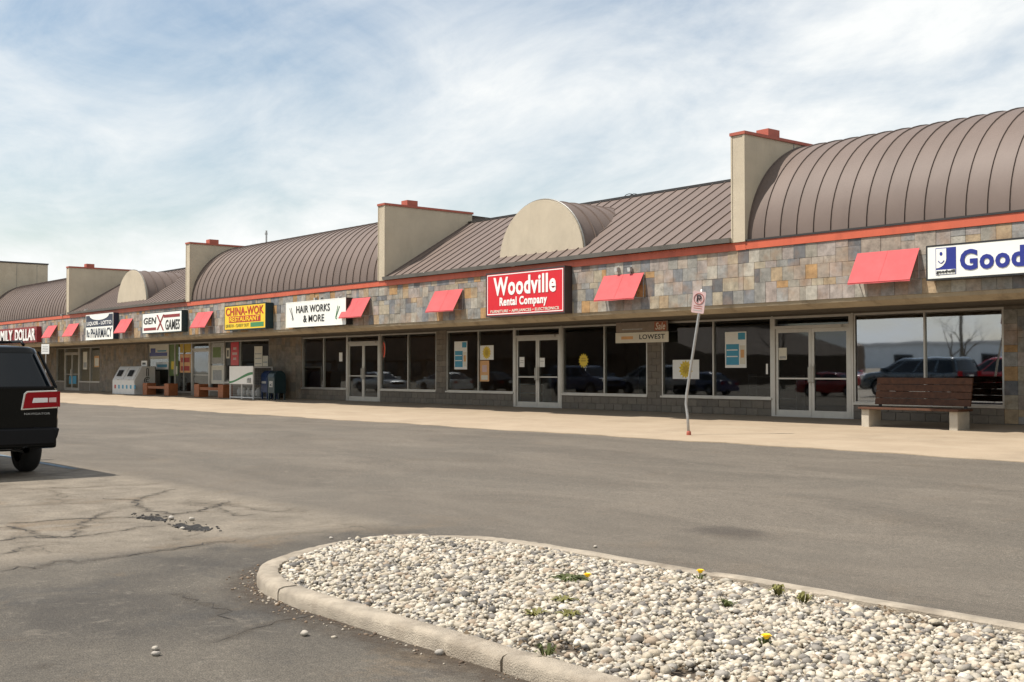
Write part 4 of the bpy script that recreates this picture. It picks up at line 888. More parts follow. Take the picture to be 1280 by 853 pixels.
# open sign: oval ring hung inside the glass
c = on_y(479, 437.5, WY + .16); t = thing('open_sign', 'oval open sign with red and cream rings inside the salon window', 'sign', c)
part(MB().prism([(c.x + .20 * math.cos(q), c.z + .40 * math.sin(q)) for q in [2 * PI * i / 28 for i in range(28)]], 'y', c.y, c.y + .03), 'board', 'sign_black', t)
part(MB().tube([(c.x + .185 * math.cos(q), c.y - .012, c.z + .385 * math.sin(q)) for q in [2 * PI * i / 28 for i in range(29)]], .012, 6), 'outer_ring', 'cream_paint', t)
part(MB().tube([(c.x + .13 * math.cos(q), c.y - .012, c.z + .30 * math.sin(q)) for q in [2 * PI * i / 28 for i in range(29)]], .014, 6), 'neon_tube', 'neon_red', t)
# hanging sale banner across the pier
x0, x1, zb, zt = pr(770, 415.5, 836, 428.5, WY - .12); zz = on_y(803, 402.5, WY - .12).z
t = thing('sale_banner', 'two part brown and white sale banner hanging across the pier', 'banner', ((x0 + x1) / 2, WY - .12, zb))
part(B(x0, x1, WY - .14, WY - .12, zb, zt), 'lower_board', 'cream_paint', t); part(B(x0 + .02, x1 - .02, WY - .138, WY - .122, zt + .01, zz), 'upper_board', 'banner_brown', t); part(B(x1 - .56, x1 - .08, WY - .1405, WY - .1385, zt + .03, zz - .015), 'print', 'banner_rust', t)
txt('Sale', x1 - .52, x1 - .12, zt + .06, zz - .04, WY - .141, 'cream_paint', t, bold=.01, shear=.25, depth=.002); txt('LOWEST', x0 + 1.02, x1 - .14, zb + .10, zt - .07, WY - .1405, 'sign_black', t, bold=.02, depth=.002)
part(B(x0 + .25, x0 + .75, WY - .1425, WY - .1405, zb + .11, zb + .2), 'print', 'poster_orange', t); txt('Bedroom Sofas only', x0 + .28, x0 + 1.15, zt + .07, zt + .13, WY - .1385, 'poster_grey', t, depth=.002) if False else part(B(x0 + .28, x0 + 1.15, WY - .1405, WY - .1385, zt + .08, zt + .115), 'print', 'poster_grey', t)
for x in (x0 + .2, x1 - .2): part(MB().tube([(x, WY - .13, zz), (x, WY - .13, 3.03)], .006, 5), 'cord', 'steel_tube', t)
# restaurant and pharmacy windows
poster((281.5, 428, 288.5, 457), 'black poster with white oval in the restaurant window', 'sign_black', [(.2, .3, .8, .75, 'cream_paint'), (.35, .38, .65, .66, 'sign_black')])
poster((288.6, 428, 298.5, 457), 'red poster with pale lettering lines beside the black poster', 'sign_red', [(.3, .68, .7, .78, 'faded_pink'), (.2, .46, .8, .56, 'faded_pink'), (.3, .24, .7, .34, 'faded_pink')])
poster((318, 433, 328, 459.5), 'long white menu sheet in the dark restaurant window', 'cream_paint', [(.1, .15, .9, .2, 'poster_grey'), (.1, .4, .9, .45, 'poster_grey'), (.1, .62, .9, .67, 'poster_grey')])
poster((328.5, 445, 335, 459.5), 'short white menu sheet beside the long menu sheet', 'cream_paint', [(.1, .4, .9, .5, 'poster_grey')])
poster((263, 429, 279.5, 455), 'grey and green landscape poster beside the restaurant door', 'poster_grey', [(.2, .3, .8, .8, 'poster_green')])
poster((264, 457, 279.5, 480), 'pale picture poster low beside the restaurant door', 'cream_paint', [(.15, .2, .85, .75, 'poster_grey')])
poster((186, 431, 210.5, 449), 'white poster with blue logo high in the pharmacy window', 'cream_paint', [(.05, .2, .95, .45, 'royal_blue'), (.1, .45, .35, .75, 'royal_blue'), (.45, .5, .9, .6, 'pane_cyan')])
poster((195, 453, 210.5, 462), 'blue and white strip poster in the middle of the pharmacy window', 'white_paint', [(.1, .3, .9, .7, 'pane_cyan')])
poster((186.5, 464, 200, 481), 'grey picture poster low in the pharmacy window', 'poster_grey', [(.2, .3, .6, .8, 'cream_paint')])
poster((212, 430, 223, 470), 'green and yellow poster between the pharmacy posters and the orange poster', 'poster_green', [(.2, .2, .6, .45, 'poster_yellow'), (.5, .05, .9, .3, 'cream_paint')])
poster((225, 430, 238.5, 441), 'gold panel above the orange poster near the restaurant door', 'poster_gold', [])
poster((225, 442.5, 238.5, 466), 'large orange red poster near the restaurant door', 'poster_orange', [(.1, .1, .9, .35, 'letter_red'), (.1, .55, .9, .8, 'letter_red')])
poster((86.5, 470, 95.5, 480), 'blue poster low on the door of the far shop', 'pane_cyan', [], Y=DY)
poster((104, 440, 109, 462), 'tall pale poster in the far shop window beside its door', 'cream_paint', [(.1, .1, .9, .4, 'poster_grey')])
poster((118, 445, 124, 459), 'tan poster in the far shop window next to the wall', 'poster_orange', [(.1, .1, .9, .8, 'cream_paint')])

# ================================================================== THINGS ON THE WALKWAY
def bench_long():
    x0, x1 = -15.62, -13.18; y = 23.55; g = walk_z(y)
    t = thing('bench', 'long brown plank bench on concrete legs below the reflecting window', 'bench', ((x0 + x1) / 2, y, g))
    for x in (x0 + .02, x1 - .24):
        part(MB().prism([(y - .22, g - .02), (y + .28, g - .02), (y + .28, g + .40), (y - .22, g + .40)], 'x', x, x + .20), 'leg', 'concrete_leg', t, bevel=.015)
    for k in range(4): part(B(x0 - .02, x1 + .02, y - .30 + k * .155, y - .16 + k * .155, g + .401, g + .45), 'seat_plank', 'wood_red', t, bevel=.006)
    for k in range(4):
        z = g + .50 + k * .158
        part(MB().prism([(y + .26 + k * .03, z), (y + .31 + k * .03, z), (y + .34 + k * .03, z + .148), (y + .29 + k * .03, z + .148)], 'x', x0 + .06, x1 - .02), 'back_plank', 'wood_red', t, bevel=.006)
    for x in (x0 + .12, x1 - .20): part(MB().prism([(y + .316, g + .40), (y + .36, g + .40), (y + .48, g + 1.12), (y + .44, g + 1.12)], 'x', x, x + .06), 'back_post', 'dark_metal', t)
bench_long()
def small_bench(px0, px1, label, y=24.45):
    a = on_y(px0, 490, y); b = on_y(px1, 490, y); g = walk_z(y); x0, x1 = a.x, b.x
    t = thing('bench', label, 'bench', ((x0 + x1) / 2, y, g), 'orange wood benches under the shop windows')
    for x in (x0, x1 - .55): part(MB().box(x, x + .55, y - .25, y + .25, g, g + .62), 'leg_box', 'wood_orange', t, bevel=.015)
    for k in range(3): part(B(x0 + .551, x1 - .551, y - .22 + k * .15, y - .08 + k * .15, g + .42, g + .47), 'seat_plank', 'wood_orange', t)
    part(B(x0 + .551, x1 - .551, y - .20, y - .17, g + .34, g + .419), 'apron', 'wood_orange', t)
small_bench(184, 216.5, 'orange wood planter bench between the ice chest and the pharmacy window'); small_bench(248.5, 285, 'orange wood planter bench beside the propane cage and restaurant door')
def ice_chest():
    y0, y1 = 23.95, 25.1; a = on_y(140.5, 480, y0); b = on_y(165, 480, y0); g = walk_z(24.5); x0, x1 = a.x, b.x + .3; h = 1.50
    t = thing('ice_chest', 'white slant front ice chest with vertical ICE lettering on its side', 'ice chest', ((x0 + x1) / 2, y0, g))
    part(MB().prism([(y0, g), (y1, g), (y1, g + h), (y0 + .42, g + h), (y0, g + .75)], 'x', x0, x1), 'cabinet', 'ice_white', t, bevel=.02)
    m = (x0 + x1) / 2
    for (u, v) in ((x0 + .1, m - .06), (m + .06, x1 - .1)):
        d = MB(); yy = [(y0 - .0, g + .80), (y0 + .36, g + h - .06)]
        d.add([(u, yy[0][0] - .005, yy[0][1]), (v, yy[0][0] - .005, yy[0][1]), (v, yy[1][0] - .02, yy[1][1]), (u, yy[1][0] - .02, yy[1][1]), (u, yy[0][0] + .03, yy[0][1]), (v, yy[0][0] + .03, yy[0][1]), (v, yy[1][0] + .03, yy[1][1]), (u, yy[1][0] + .03, yy[1][1])], [(0, 1, 2, 3), (4, 5, 6, 7), (0, 1, 5, 4), (1, 2, 6, 5), (2, 3, 7, 6), (3, 0, 4, 7)])
        dd = part(d, 'door', 'ice_white', t)
        c0 = (u * .75 + v * .25); c1 = (u * .3 + v * .7); e = MB(); e.add([(c0, y0 + .07, g + .97), (c1, y0 + .07, g + .97), (c1, y0 + .24, g + 1.30), (c0, y0 + .24, g + 1.30), (c0, y0 + .06 + .02, g + .97), (c1, y0 + .08, g + .97), (c1, y0 + .25, g + 1.30), (c0, y0 + .25, g + 1.30)], [(0, 1, 2, 3), (4, 5, 6, 7), (0, 1, 5, 4), (1, 2, 6, 5), (2, 3, 7, 6), (3, 0, 4, 7)])
        for k in range(len(e.v)): e.v[k] = (e.v[k][0], e.v[k][1] - .03, e.v[k][2])
        part(e, 'emblem', 'plastic_black', dd); part(B((u + v) / 2 - .05, (u + v) / 2 + .2, y0 - .03, y0 - .006, g + .76, g + .79), 'handle', 'chrome', dd)
    for k in range(6): part(B(x0 + .3 + k * .55, x0 + .52 + k * .55, y0 - .004, y0 - .001, g + .30, g + .50), 'print', 'letter_red' if k == 0 else 'pane_cyan', t)
    # ICE in outlined letters down the side that faces +X
    def ring(cz, cy, pts): part(MB().tube([(x1 + .006, cy + q[0], cz + q[1]) for q in pts], .022, 5), 'lettering', 'plastic_black', t)
    cy = y0 + .72
    ring(g + 1.18, cy, [(-.05, .2), (.05, .2), (.05, -.2), (-.05, -.2), (-.05, .2)])
    arc = lambda r, a0, a1: [(r * math.cos(a0 + (a1 - a0) * i / 12), r * math.sin(a0 + (a1 - a0) * i / 12)) for i in range(13)]
    ring(g + .74, cy, arc(.17, .8, 2 * PI - .8)); ring(g + .74, cy, arc(.08, .8, 2 * PI - .8)); ring(g + .34, cy, arc(.17, 0.0, 2 * PI - .7) + [(.17, 0), (-.06, 0)])
    t2 = thing('notice_board', 'small white price board standing on top of the ice chest', 'sign', (x1 - .5, y0 + .7, g + h)); part(B(x1 - .8, x1 - .05, y0 + .70, y0 + .73, g + h + .002, g + h + .30), 'board', 'white_paint', t2); part(B(x1 - .65, x1 - .2, y0 + .696, y0 + .6985, g + h + .09, g + h + .2), 'print', 'sign_black', t2)
ice_chest()
def propane_cage():
    y0, y1 = 23.95, 24.9; a = on_y(287, 490, y0); b = on_y(316.5, 490, y0); g = walk_z(y0); x0, x1 = a.x, b.x; h = 1.45
    t = thing('propane_cage', 'wire mesh propane tank cage with white and green swoosh panel', 'propane cage', ((x0 + x1) / 2, y0, g)); m = (x0 + x1) / 2
    fr = MB()
    for x in (x0, m - .02, x1 - .05): fr.box(x, x + .05, y0, y0 + .05, g, g + h)
    for x in (x0, x1 - .05): fr.box(x, x + .05, y1 - .05, y1, g, g + h)
    for z in (g + .06, g + h - .05): fr.box(x0 + .05, x1 - .05, y0 + .002, y0 + .048, z, z + .05).box(x0 + .05, x1 - .05, y1 - .048, y1 - .002, z, z + .05); fr.box(x0 + .002, x0 + .048, y0 + .05, y1 - .05, z, z + .05).box(x1 - .048, x1 - .002, y0 + .05, y1 - .05, z, z + .05)
    part(fr, 'frame', 'ice_white', t)
    part(B(x0 + .01, x1 - .01, y0 - .02, y0 - .001, g + .68, g + h + .03), 'sign_panel', 'white_paint', t)
    top = []; n = 14
    for i in range(n + 1): u = i / n; top.append((x0 + .01 + (x1 - x0 - .02) * u, g + .80 + .42 * (u ** 2 * (3 - 2 * u))))
    part(MB().prism(top + [(p[0], p[1] - .10 + .02 * math.sin(6 * i / n)) for i, p in reversed(list(enumerate(top)))], 'y', y0 - .025, y0 - .0205), 'swoosh', 'letter_green', t)
    for k, xx in enumerate((x1 - .42, x1 - .24)): part(MB().tube([(xx, y0 - .023, g + .74), (xx, y0 - .023, g + .92), (xx, y0 - .023, g + .96)], [.07, .07, .02], 8), 'print', 'poster_grey', t)
    wires = MB()
    for k in range(1, 20): x = x0 + (x1 - x0) * k / 20; wires.box(x - .003, x + .003, y0 + .02, y0 + .026, g + .1, g + .68)
    for k in range(1, 6): wires.box(x0 + .05, x1 - .05, y0 + .0265, y0 + .031, g + .1 + k * .1, g + .106 + k * .1)
    for k in range(1, 9): y = y0 + (y1 - y0) * k / 9; wires.box(x1 - .028, x1 - .022, y - .003, y + .003, g + .1, g + h - .06)
    for k in range(1, 11): wires.box(x1 - .0215, x1 - .017, y0 + .05, y1 - .05, g + .1 + k * .11, g + .106 + k * .11)
    part(wires, 'mesh', 'galvanised', t); part(B(x0 + .05, x1 - .05, y0 + .06, y1 - .06, g + .64, g + .66), 'shelf', 'galvanised', t); part(B(x0 + .02, x1 - .02, y0 + .01, y1 - .01, g + h + .001, g + h + .02), 'roof_sheet', 'galvanised', t); part(B(x0 + .05, x1 - .05, y1 - .08, y1 - .06, g + .12, g + h - .06), 'back_sheet', 'shelf_grey', t)
    for lv in range(1):
        for k in range(5):
            x = x0 + .25 + k * (x1 - x0 - .5) / 4; z = g + .06 + lv * .62; tk = thing('propane_tank', 'grey propane tank standing on the floor of the wire cage', 'gas tank', (x, y0 + .4, z), 'propane tanks in the cage')
            part(MB().lathe([(0, 0.06), (.10, .06), (.15, .12), (.155, .30), (.12, .37), (.04, .40), (0, .40)], 14, (x, y0 + .4, z)), 'cylinder', 'poster_grey', tk, smooth=True); part(MB().lathe([(.12, .0), (.12, .062), (.115, .062), (.115, .0)], 14, (x, y0 + .4, z)), 'foot_ring', 'poster_grey', tk); part(MB().lathe([(.10, .36), (.10, .46), (.095, .46), (.095, .36)], 14, (x, y0 + .4, z)), 'collar', 'poster_grey', tk)
propane_cage()
def mailbox(px, y, m, label, emblem):
    x = on_y(px, 495, y).x; g = walk_z(y); t = thing('mailbox', label, 'mailbox', (x, y, g), 'street mailboxes'); w = .30; d = .28
    prof = [(-d, .30), (d, .30), (d, .95)] + [(d * math.cos(q), .95 + .32 * math.sin(q)) for q in [PI * i / 12 for i in range(1, 12)]] + [(-d, .95)]
    part(MB().prism([(y + p[0], g + p[1]) for p in prof], 'x', x - w, x + w), 'body', m, t, bevel=.012)
    for sx in (-1, 1):
        for sy in (-1, 1): part(MB().box(x + sx * (w - .05) - .035, x + sx * (w - .05) + .035, y + sy * (d - .05) - .03, y + sy * (d - .05) + .03, g, g + .30), 'leg', m, t)
    part(MB().prism([(y - d - .03, g + .98), (y - d - .004, g + .98), (y - d + .05, g + 1.12), (y - d + .02, g + 1.14)], 'x', x - w + .04, x + w - .04), 'pull_door', m, t)
    if emblem:
        part(B(x - .15, x + .15, y - d - .006, y - d - .001, g + .56, g + .82), 'emblem', 'poster_grey', t); part(MB().prism([(x - .12, g + .66), (x + .12, g + .74), (x + .02, g + .66), (x + .10, g + .60), (x - .06, g + .62)], 'y', y - d - .010, y - d - .007), 'eagle_mark', 'navy', t)
    else: part(B(x - .2, x + .2, y - d - .006, y - d - .001, g + .7, g + .8), 'label_strip', 'poster_grey', t)
mailbox(346, 24.3, 'mail_green', 'dark green mailbox with pale eagle emblem in front of the blue one', True); mailbox(337, 24.62, 'mail_blue', 'blue street mailbox between the propane cage and the green mailbox', False)

def no_parking():
    b = on_z(861, 544.5, .125); y = b.y; P = [Vector((b.x, y, walk_z(y) - .05))] + [on_y(px, py, y) for px, py in ((859.5, 520), (857.5, 505), (858.5, 492), (866.5, 440), (873.5, 395), (877.5, 362))]
    t = thing('sign_post', 'bent leaning grey post with a faded no parking sign at the walkway edge', 'sign post', (b.x, y, walk_z(y)))
    Q = [Vector(p) for p in P]; mb = MB().tube(Q, .030, 8); part(mb, 'post', 'galvanised', t, smooth=True)
    part(MB().lathe([(0, 0), (.05, 0), (.05, .06), (.035, .09), (0, .09)], 10, (b.x, y, walk_z(y))), 'rusty_base', 'coping_red', t)
    c = on_y(874.2, 378, y); up = (P[-1] - P[-2]).normalized(); nrm = Vector((0.28, -0.96, 0)).normalized(); rt = up.cross(nrm).normalized() * -1; nrm = rt.cross(up).normalized()
    if nrm.y > 0: nrm = -nrm
    rt = (-nrm).cross(up).normalized();
    if rt.dot(CR) < 0: rt = -rt
    c = c + nrm * .036
    def plate(name, pts, m, d0, d1):
        mb = MB(); n = len(pts); mb.add([c + rt * p[0] + up * p[1] + nrm * d0 for p in pts] + [c + rt * p[0] + up * p[1] + nrm * d1 for p in pts], [tuple(range(n)), tuple(range(n, 2 * n))] + [(i, (i + 1) % n, n + (i + 1) % n, n + i) for i in range(n)]); return part(mb, name, m, t)
    w, h, r = .15, .235, .03
    pts = [(sx * (w - r) + r * math.cos(a), sz * (h - r) + r * math.sin(a)) for sx, sz, a0 in ((1, 1, 0), (-1, 1, PI / 2), (-1, -1, PI), (1, -1, 1.5 * PI)) for a in [a0 + PI / 2 * i / 4 for i in range(5)]]
    plate('sign_plate', pts, 'faded_pink', 0, .004)
    cz = .075; ring = [(0.115 * math.cos(a), cz + .115 * math.sin(a)) for a in [2 * PI * i / 24 for i in range(25)]]
    part(MB().tube([c + rt * p[0] + up * p[1] + nrm * .006 for p in ring], .010, 5), 'ring', 'faded_red', t)
    part(MB().tube([c + rt * (-.075) + up * (cz + .075) + nrm * .007, c + rt * .075 + up * (cz - .075) + nrm * .007], .007, 5), 'slash', 'faded_red', t)
    L2 = [(-.035, cz - .07), (-.035, cz + .07), (.02, cz + .07), (.045, cz + .045), (.045, cz + .02), (.02, cz), (-.035, cz)]
    part(MB().tube([c + rt * p[0] + up * p[1] + nrm * .008 for p in L2], .015, 5), 'letter_p', 'sign_black', t)
    for k in range(3): plate('print', [(-.10, -.08 - k * .045), (.10, -.08 - k * .045), (.10, -.095 - k * .045), (-.10, -.095 - k * .045)], 'coping_red' if k < 2 else 'poster_grey', .0045, .006)
no_parking()
def bay_sign():
    y = 18.6; c = on_y(57.5, 436.5, y); g = walk_z(y); t = thing('sign_post', 'small white parking sign on a thin post behind the black vehicle', 'sign post', (c.x, y, g))
    part(MB().tube([(c.x, y, g - .05), (c.x, y, c.z + .26)], .028, 8), 'post', 'galvanised', t); pl = part(MB().box(-.24, .24, -.006, 0, -.24, .24), 'sign_plate', 'white_paint', ROOTLESS); pl.parent = t; pl.location = Vector((c.x, y - .032, c.z)) - root_off(t); pl.rotation_euler = (0, 0, .5)
    for k in range(4):
        q = part(MB().box(-.17, .17, -.009, -.0065, .10 - k * .075, .125 - k * .075), 'print', 'poster_grey', ROOTLESS); q.parent = pl
bay_sign()

# ================================================================== VEHICLES
def wheel(t, x, y, r, w, side):
    W = part(MB().lathe([(r * .62, -w / 2), (r * .9, -w / 2), (r * .98, -w * .36), (r, -w * .2), (r, w * .2), (r * .98, w * .36), (r * .9, w / 2), (r * .62, w / 2)], 32, (x, y, r), 'y'), 'wheel', 'rubber', t, smooth=True)
    o = y + side * (w / 2 - .02)
    part(MB().lathe([(0, -.02 * side), (r * .15, -.0 * side), (r * .5, -.035 * side), (r * .62, .012 * side), (r * .64, -.02 * side), (r * .62, -w * .6 * side)], 32, (x, o, r), 'y'), 'rim', 'rim_metal', W, smooth=True)
    for k in range(5):
        a = 2 * PI * k / 5; d = Vector((math.cos(a), 0, math.sin(a))); c = Vector((x, o - .004 * side, r)); part(MB().tube([c + d * r * .1, c + d * r * .55], .035, 6), 'spoke', 'rim_metal', W)
def vehicle(name, label, loc, rz, paint, S):
    """S: L, W, zb, belt(x)->z, roof z, wheelbase positions, glasshouse x-range low/high, half widths; local x forward from the rear bumper"""
    t = thing(name, label, S['cat'], (0, 0, 0)); Ln, hw, r = S['L'], S['W'] / 2, S['r']; xa, xf = S['axles']
    arch = r + .07
    def zb(x):
        z = S['zb']
        for c in (xa, xf):
            if abs(x - c) < arch: z = max(z, r + math.sqrt(max(0, arch ** 2 - (x - c) ** 2)))
        return z
    st = sorted(set([0, .04, .12, .3, .6] + [xa + arch * math.cos(PI * i / 10) for i in range(11)] + [xf + arch * math.cos(PI * i / 10) for i in range(11)] + [Ln * .5, S['gl'][1], Ln - .45, Ln - .25, Ln - .1, Ln - .03, Ln]))
    st = [x for x in st if 0 <= x <= Ln]; rings = []
    for x in st:
        e = min(x, Ln - x); k = 1 - S.get('taper', .10) * max(0, 1 - e / .35) ** 2 - (.02 * max(0, 1 - e / .06) ** 2); zt = S['top'](x); z0 = zb(x); h = hw * k; rise = .10 * max(0, 1 - e / .25) ** 2 if z0 < S['zb'] + .01 else 0; z0 += rise
        m = max(z0 + .02, S['wl']); zt = max(zt, m + .05)
        rings.append([(x, s * a, z) for s, a, z in ((1, h * .93, z0), (1, h * .985, min(z0 + .08, m)), (1, h, m), (1, h * .985, zt - .10 if zt - .10 > m else m + .01), (1, h * .955, zt - .025), (1, h * .90, zt), (1, h * .45, zt + S['crown'] * (1 if x > S['gl'][1] else 0)), (-1, h * .45, zt + S['crown'] * (1 if x > S['gl'][1] else 0)), (-1, h * .90, zt), (-1, h * .955, zt - .025), (-1, h * .985, zt - .10 if zt - .10 > m else m + .01), (-1, h, m), (-1, h * .985, min(z0 + .08, m)), (-1, h * .93, z0))])
    mb = MB(); n = 14
    for rg in rings: mb.v += rg
    for i in range(len(rings) - 1):
        for j in range(n): j2 = (j + 1) % n; mb.f.append((i * n + j, i * n + j2, (i + 1) * n + j2, (i + 1) * n + j))
    mb.f.append(tuple(range(n))); mb.f.append(tuple((len(rings) - 1) * n + j for j in range(n)))
    part(mb, 'body', paint, t, smooth=True, angle=38)
    # glasshouse: rings of rounded rectangles from belt to roof
    (b0, b1, r0, r1) = S['gl']; zbt, zrf = S['belt'], S['roof']
    def rrect(x0, x1, h, z, cr=.18):
        out = []
        for cx, cy, a0 in ((x1 - cr, h - cr, 0), (x0 + cr, h - cr, PI / 2), (x0 + cr, -h + cr, PI), (x1 - cr, -h + cr, 1.5 * PI)):
            for i in range(5): a = a0 + PI / 2 * i / 4; out.append((cx + cr * math.cos(a), cy + cr * math.sin(a), z))
        return out
    def ringat(f, infl=0): return rrect(b0 + (r0 - b0) * f - infl, b1 + (r1 - b1) * f + infl, hw * .94 + (S['rw'] - hw * .94) * f + infl, zbt + (zrf - zbt) * f)
    def loft(rs):
        mb = MB(); n = len(rs[0])
        for q in rs: mb.v += q
        for i in range(len(rs) - 1):
            for j in range(n): j2 = (j + 1) % n; mb.f.append((i * n + j, i * n + j2, (i + 1) * n + j2, (i + 1) * n + j))
        mb.f.append(tuple(range(n))); mb.f.append(tuple((len(rs) - 1) * n + j for j in range(n))); return mb
    part(loft([ringat(-.03), ringat(.3), ringat(.62), ringat(.90)]), 'windows', 'car_glass', t, smooth=True, angle=45)
    R1 = ringat(.86, .006); R2 = ringat(.97, .004); R3 = [(p[0] * .97 + (r0 + r1) / 2 * .03, p[1] * .92, zrf + .012) for p in ringat(1.0)]; R4 = [(p[0] * .7 + (r0 + r1) / 2 * .3, p[1] * .6, zrf + .04) for p in ringat(1.0)]
    part(loft([R1, R2, R3, R4]), 'roof', paint, t, smooth=True, angle=50)
    for s in (1, -1):
        for u in S['pillars']:
            def pt(f, du): x0, x1 = b0 + (r0 - b0) * f, b1 + (r1 - b1) * f; return (x0 + (x1 - x0) * u + du, s * (hw * .94 + (S['rw'] - hw * .94) * f + .004), zbt + (zrf - zbt) * f)
            mb = MB(); a, b, c, d = pt(0, -.05), pt(0, .05), pt(.9, .04), pt(.9, -.04); i_ = lambda p: (p[0], p[1] - s * .02, p[2])
            mb.add([a, b, c, d, i_(a), i_(b), i_(c), i_(d)], [(0, 1, 2, 3), (4, 5, 6, 7), (0, 1, 5, 4), (1, 2, 6, 5), (2, 3, 7, 6), (3, 0, 4, 7)]); part(mb, 'pillar', paint, t)
        # door seams and handles, mirror, head lamp
        for u in (.30, .62):
            x = b0 + (b1 - b0) * u; part(MB().box(x - .09, x + .09, s * (hw * .985) - .01 if s < 0 else s * hw * .985 - .012, (s * (hw * .985) + .012) if s < 0 else s * hw * .985 + .022, S['belt'] - .14, S['belt'] - .11) if s > 0 else MB().box(x - .09, x + .09, -hw * .985 - .022, -hw * .985 + .012, S['belt'] - .14, S['belt'] - .11), 'handle', 'chrome' if S.get('chrome') else paint, t)
        mx = b1 - .28; part(MB().prism([(mx - .05, S['belt'] + .02), (mx + .09, S['belt'] + .03), (mx + .06, S['belt'] + .18), (mx - .05, S['belt'] + .18)], 'y', s * hw * .96, s * (hw + .20)), 'mirror', paint, t, bevel=.02)
        part(MB().prism([(Ln - .42, S['wl'] + .08), (Ln - .03, S['wl'] + .06), (Ln - .05, S['wl'] + .24), (Ln - .40, S['wl'] + .22)], 'y', s * hw * .62, s * hw * .945), 'head_light', 'lens_white', t)
        for x in (xa, xf): wheel(t, x, s * (hw - .135), r, .25, s)
    part(B(Ln - .02, Ln + .012, -hw * .5, hw * .5, S['wl'] - .05, S['wl'] + .16), 'grille', 'plastic_black', t)
    part(MB().prism([(-.05, S['zb'] + .02), (.12, S['zb'] + .0), (.12, S['zb'] + .30), (-.05, S['zb'] + .28)], 'y', -hw * .93, hw * .93), 'rear_bumper', S.get('bumper', paint), t, bevel=.03)
    part(MB().prism([(Ln - .12, S['zb'] + .02), (Ln + .05, S['zb'] + .03), (Ln + .05, S['zb'] + .24), (Ln - .12, S['zb'] + .26)], 'y', -hw * .9, hw * .9), 'front_bumper', S.get('bumper', paint), t, bevel=.03)
    part(B(-.062, -.05, -.155, .155, S['plate'], S['plate'] + .155) if not S.get('chrome') else B(-.02, -.004, -.155, .155, S['plate'], S['plate'] + .155), 'number_plate', 'white_paint', t)
    part(B(.3, Ln - .3, -hw * .78, hw * .78, S['zb'] + .02, S['zb'] + .28), 'underbody', 'plastic_black', t)
    if not S.get('chrome'):
        for s in (1, -1): part(MB().box(-.012, .05, min(s * hw * .6, s * hw * .93), max(s * hw * .6, s * hw * .93), S['tl'][0], S['tl'][1]), 'tail_light', 'lens_red', t, bevel=.01)
    t.location = loc; t.rotation_euler = (0, 0, rz); return t
SUV = dict(cat='car', taper=.035, L=5.30, W=2.04, r=.395, zb=.40, wl=.80, belt=1.30, roof=1.86, crown=.03, axles=(1.15, 4.17), gl=(.06, 4.05, .25, 3.25), rw=.75, pillars=(.0, .28, .56, .84, .99), plate=.93, tl=(.98, 1.22), chrome=True, bumper='car_black',
           top=lambda x: 1.30 if x < 4.0 else 1.30 - .06 * ((x - 4.0) / 1.3) - .12 * max(0, (x - 4.9) / .4) ** 2)
VAN = dict(SUV, chrome=False, taper=.10, L=5.0, axles=(1.05, 3.95), gl=(.05, 3.95, .28, 3.0), roof=1.82, belt=1.18, top=lambda x: 1.18 if x < 3.9 else 1.18 - .10 * ((x - 3.9) / 1.1) - .15 * max(0, (x - 4.6) / .4) ** 2)
SEDAN = dict(cat='car', L=4.7, W=1.80, r=.32, zb=.24, wl=.58, belt=.92, roof=1.42, crown=.02, axles=(.95, 3.68), gl=(.45, 3.60, 1.15, 2.65), rw=.58, pillars=(.02, .42, .97), plate=.70, tl=(.66, .82),
             top=lambda x: .92 + .03 * math.sin(min(x / .8, 1) * PI / 2) if x < 3.5 else .93 - .13 * ((x - 3.5) / 1.2) - .10 * max(0, (x - 4.4) / .3) ** 2)
suv = vehicle('parked_car', 'black four wheel drive vehicle seen from behind with red and chrome tail light', (0, 0, 0), 0, 'car_black', SUV)
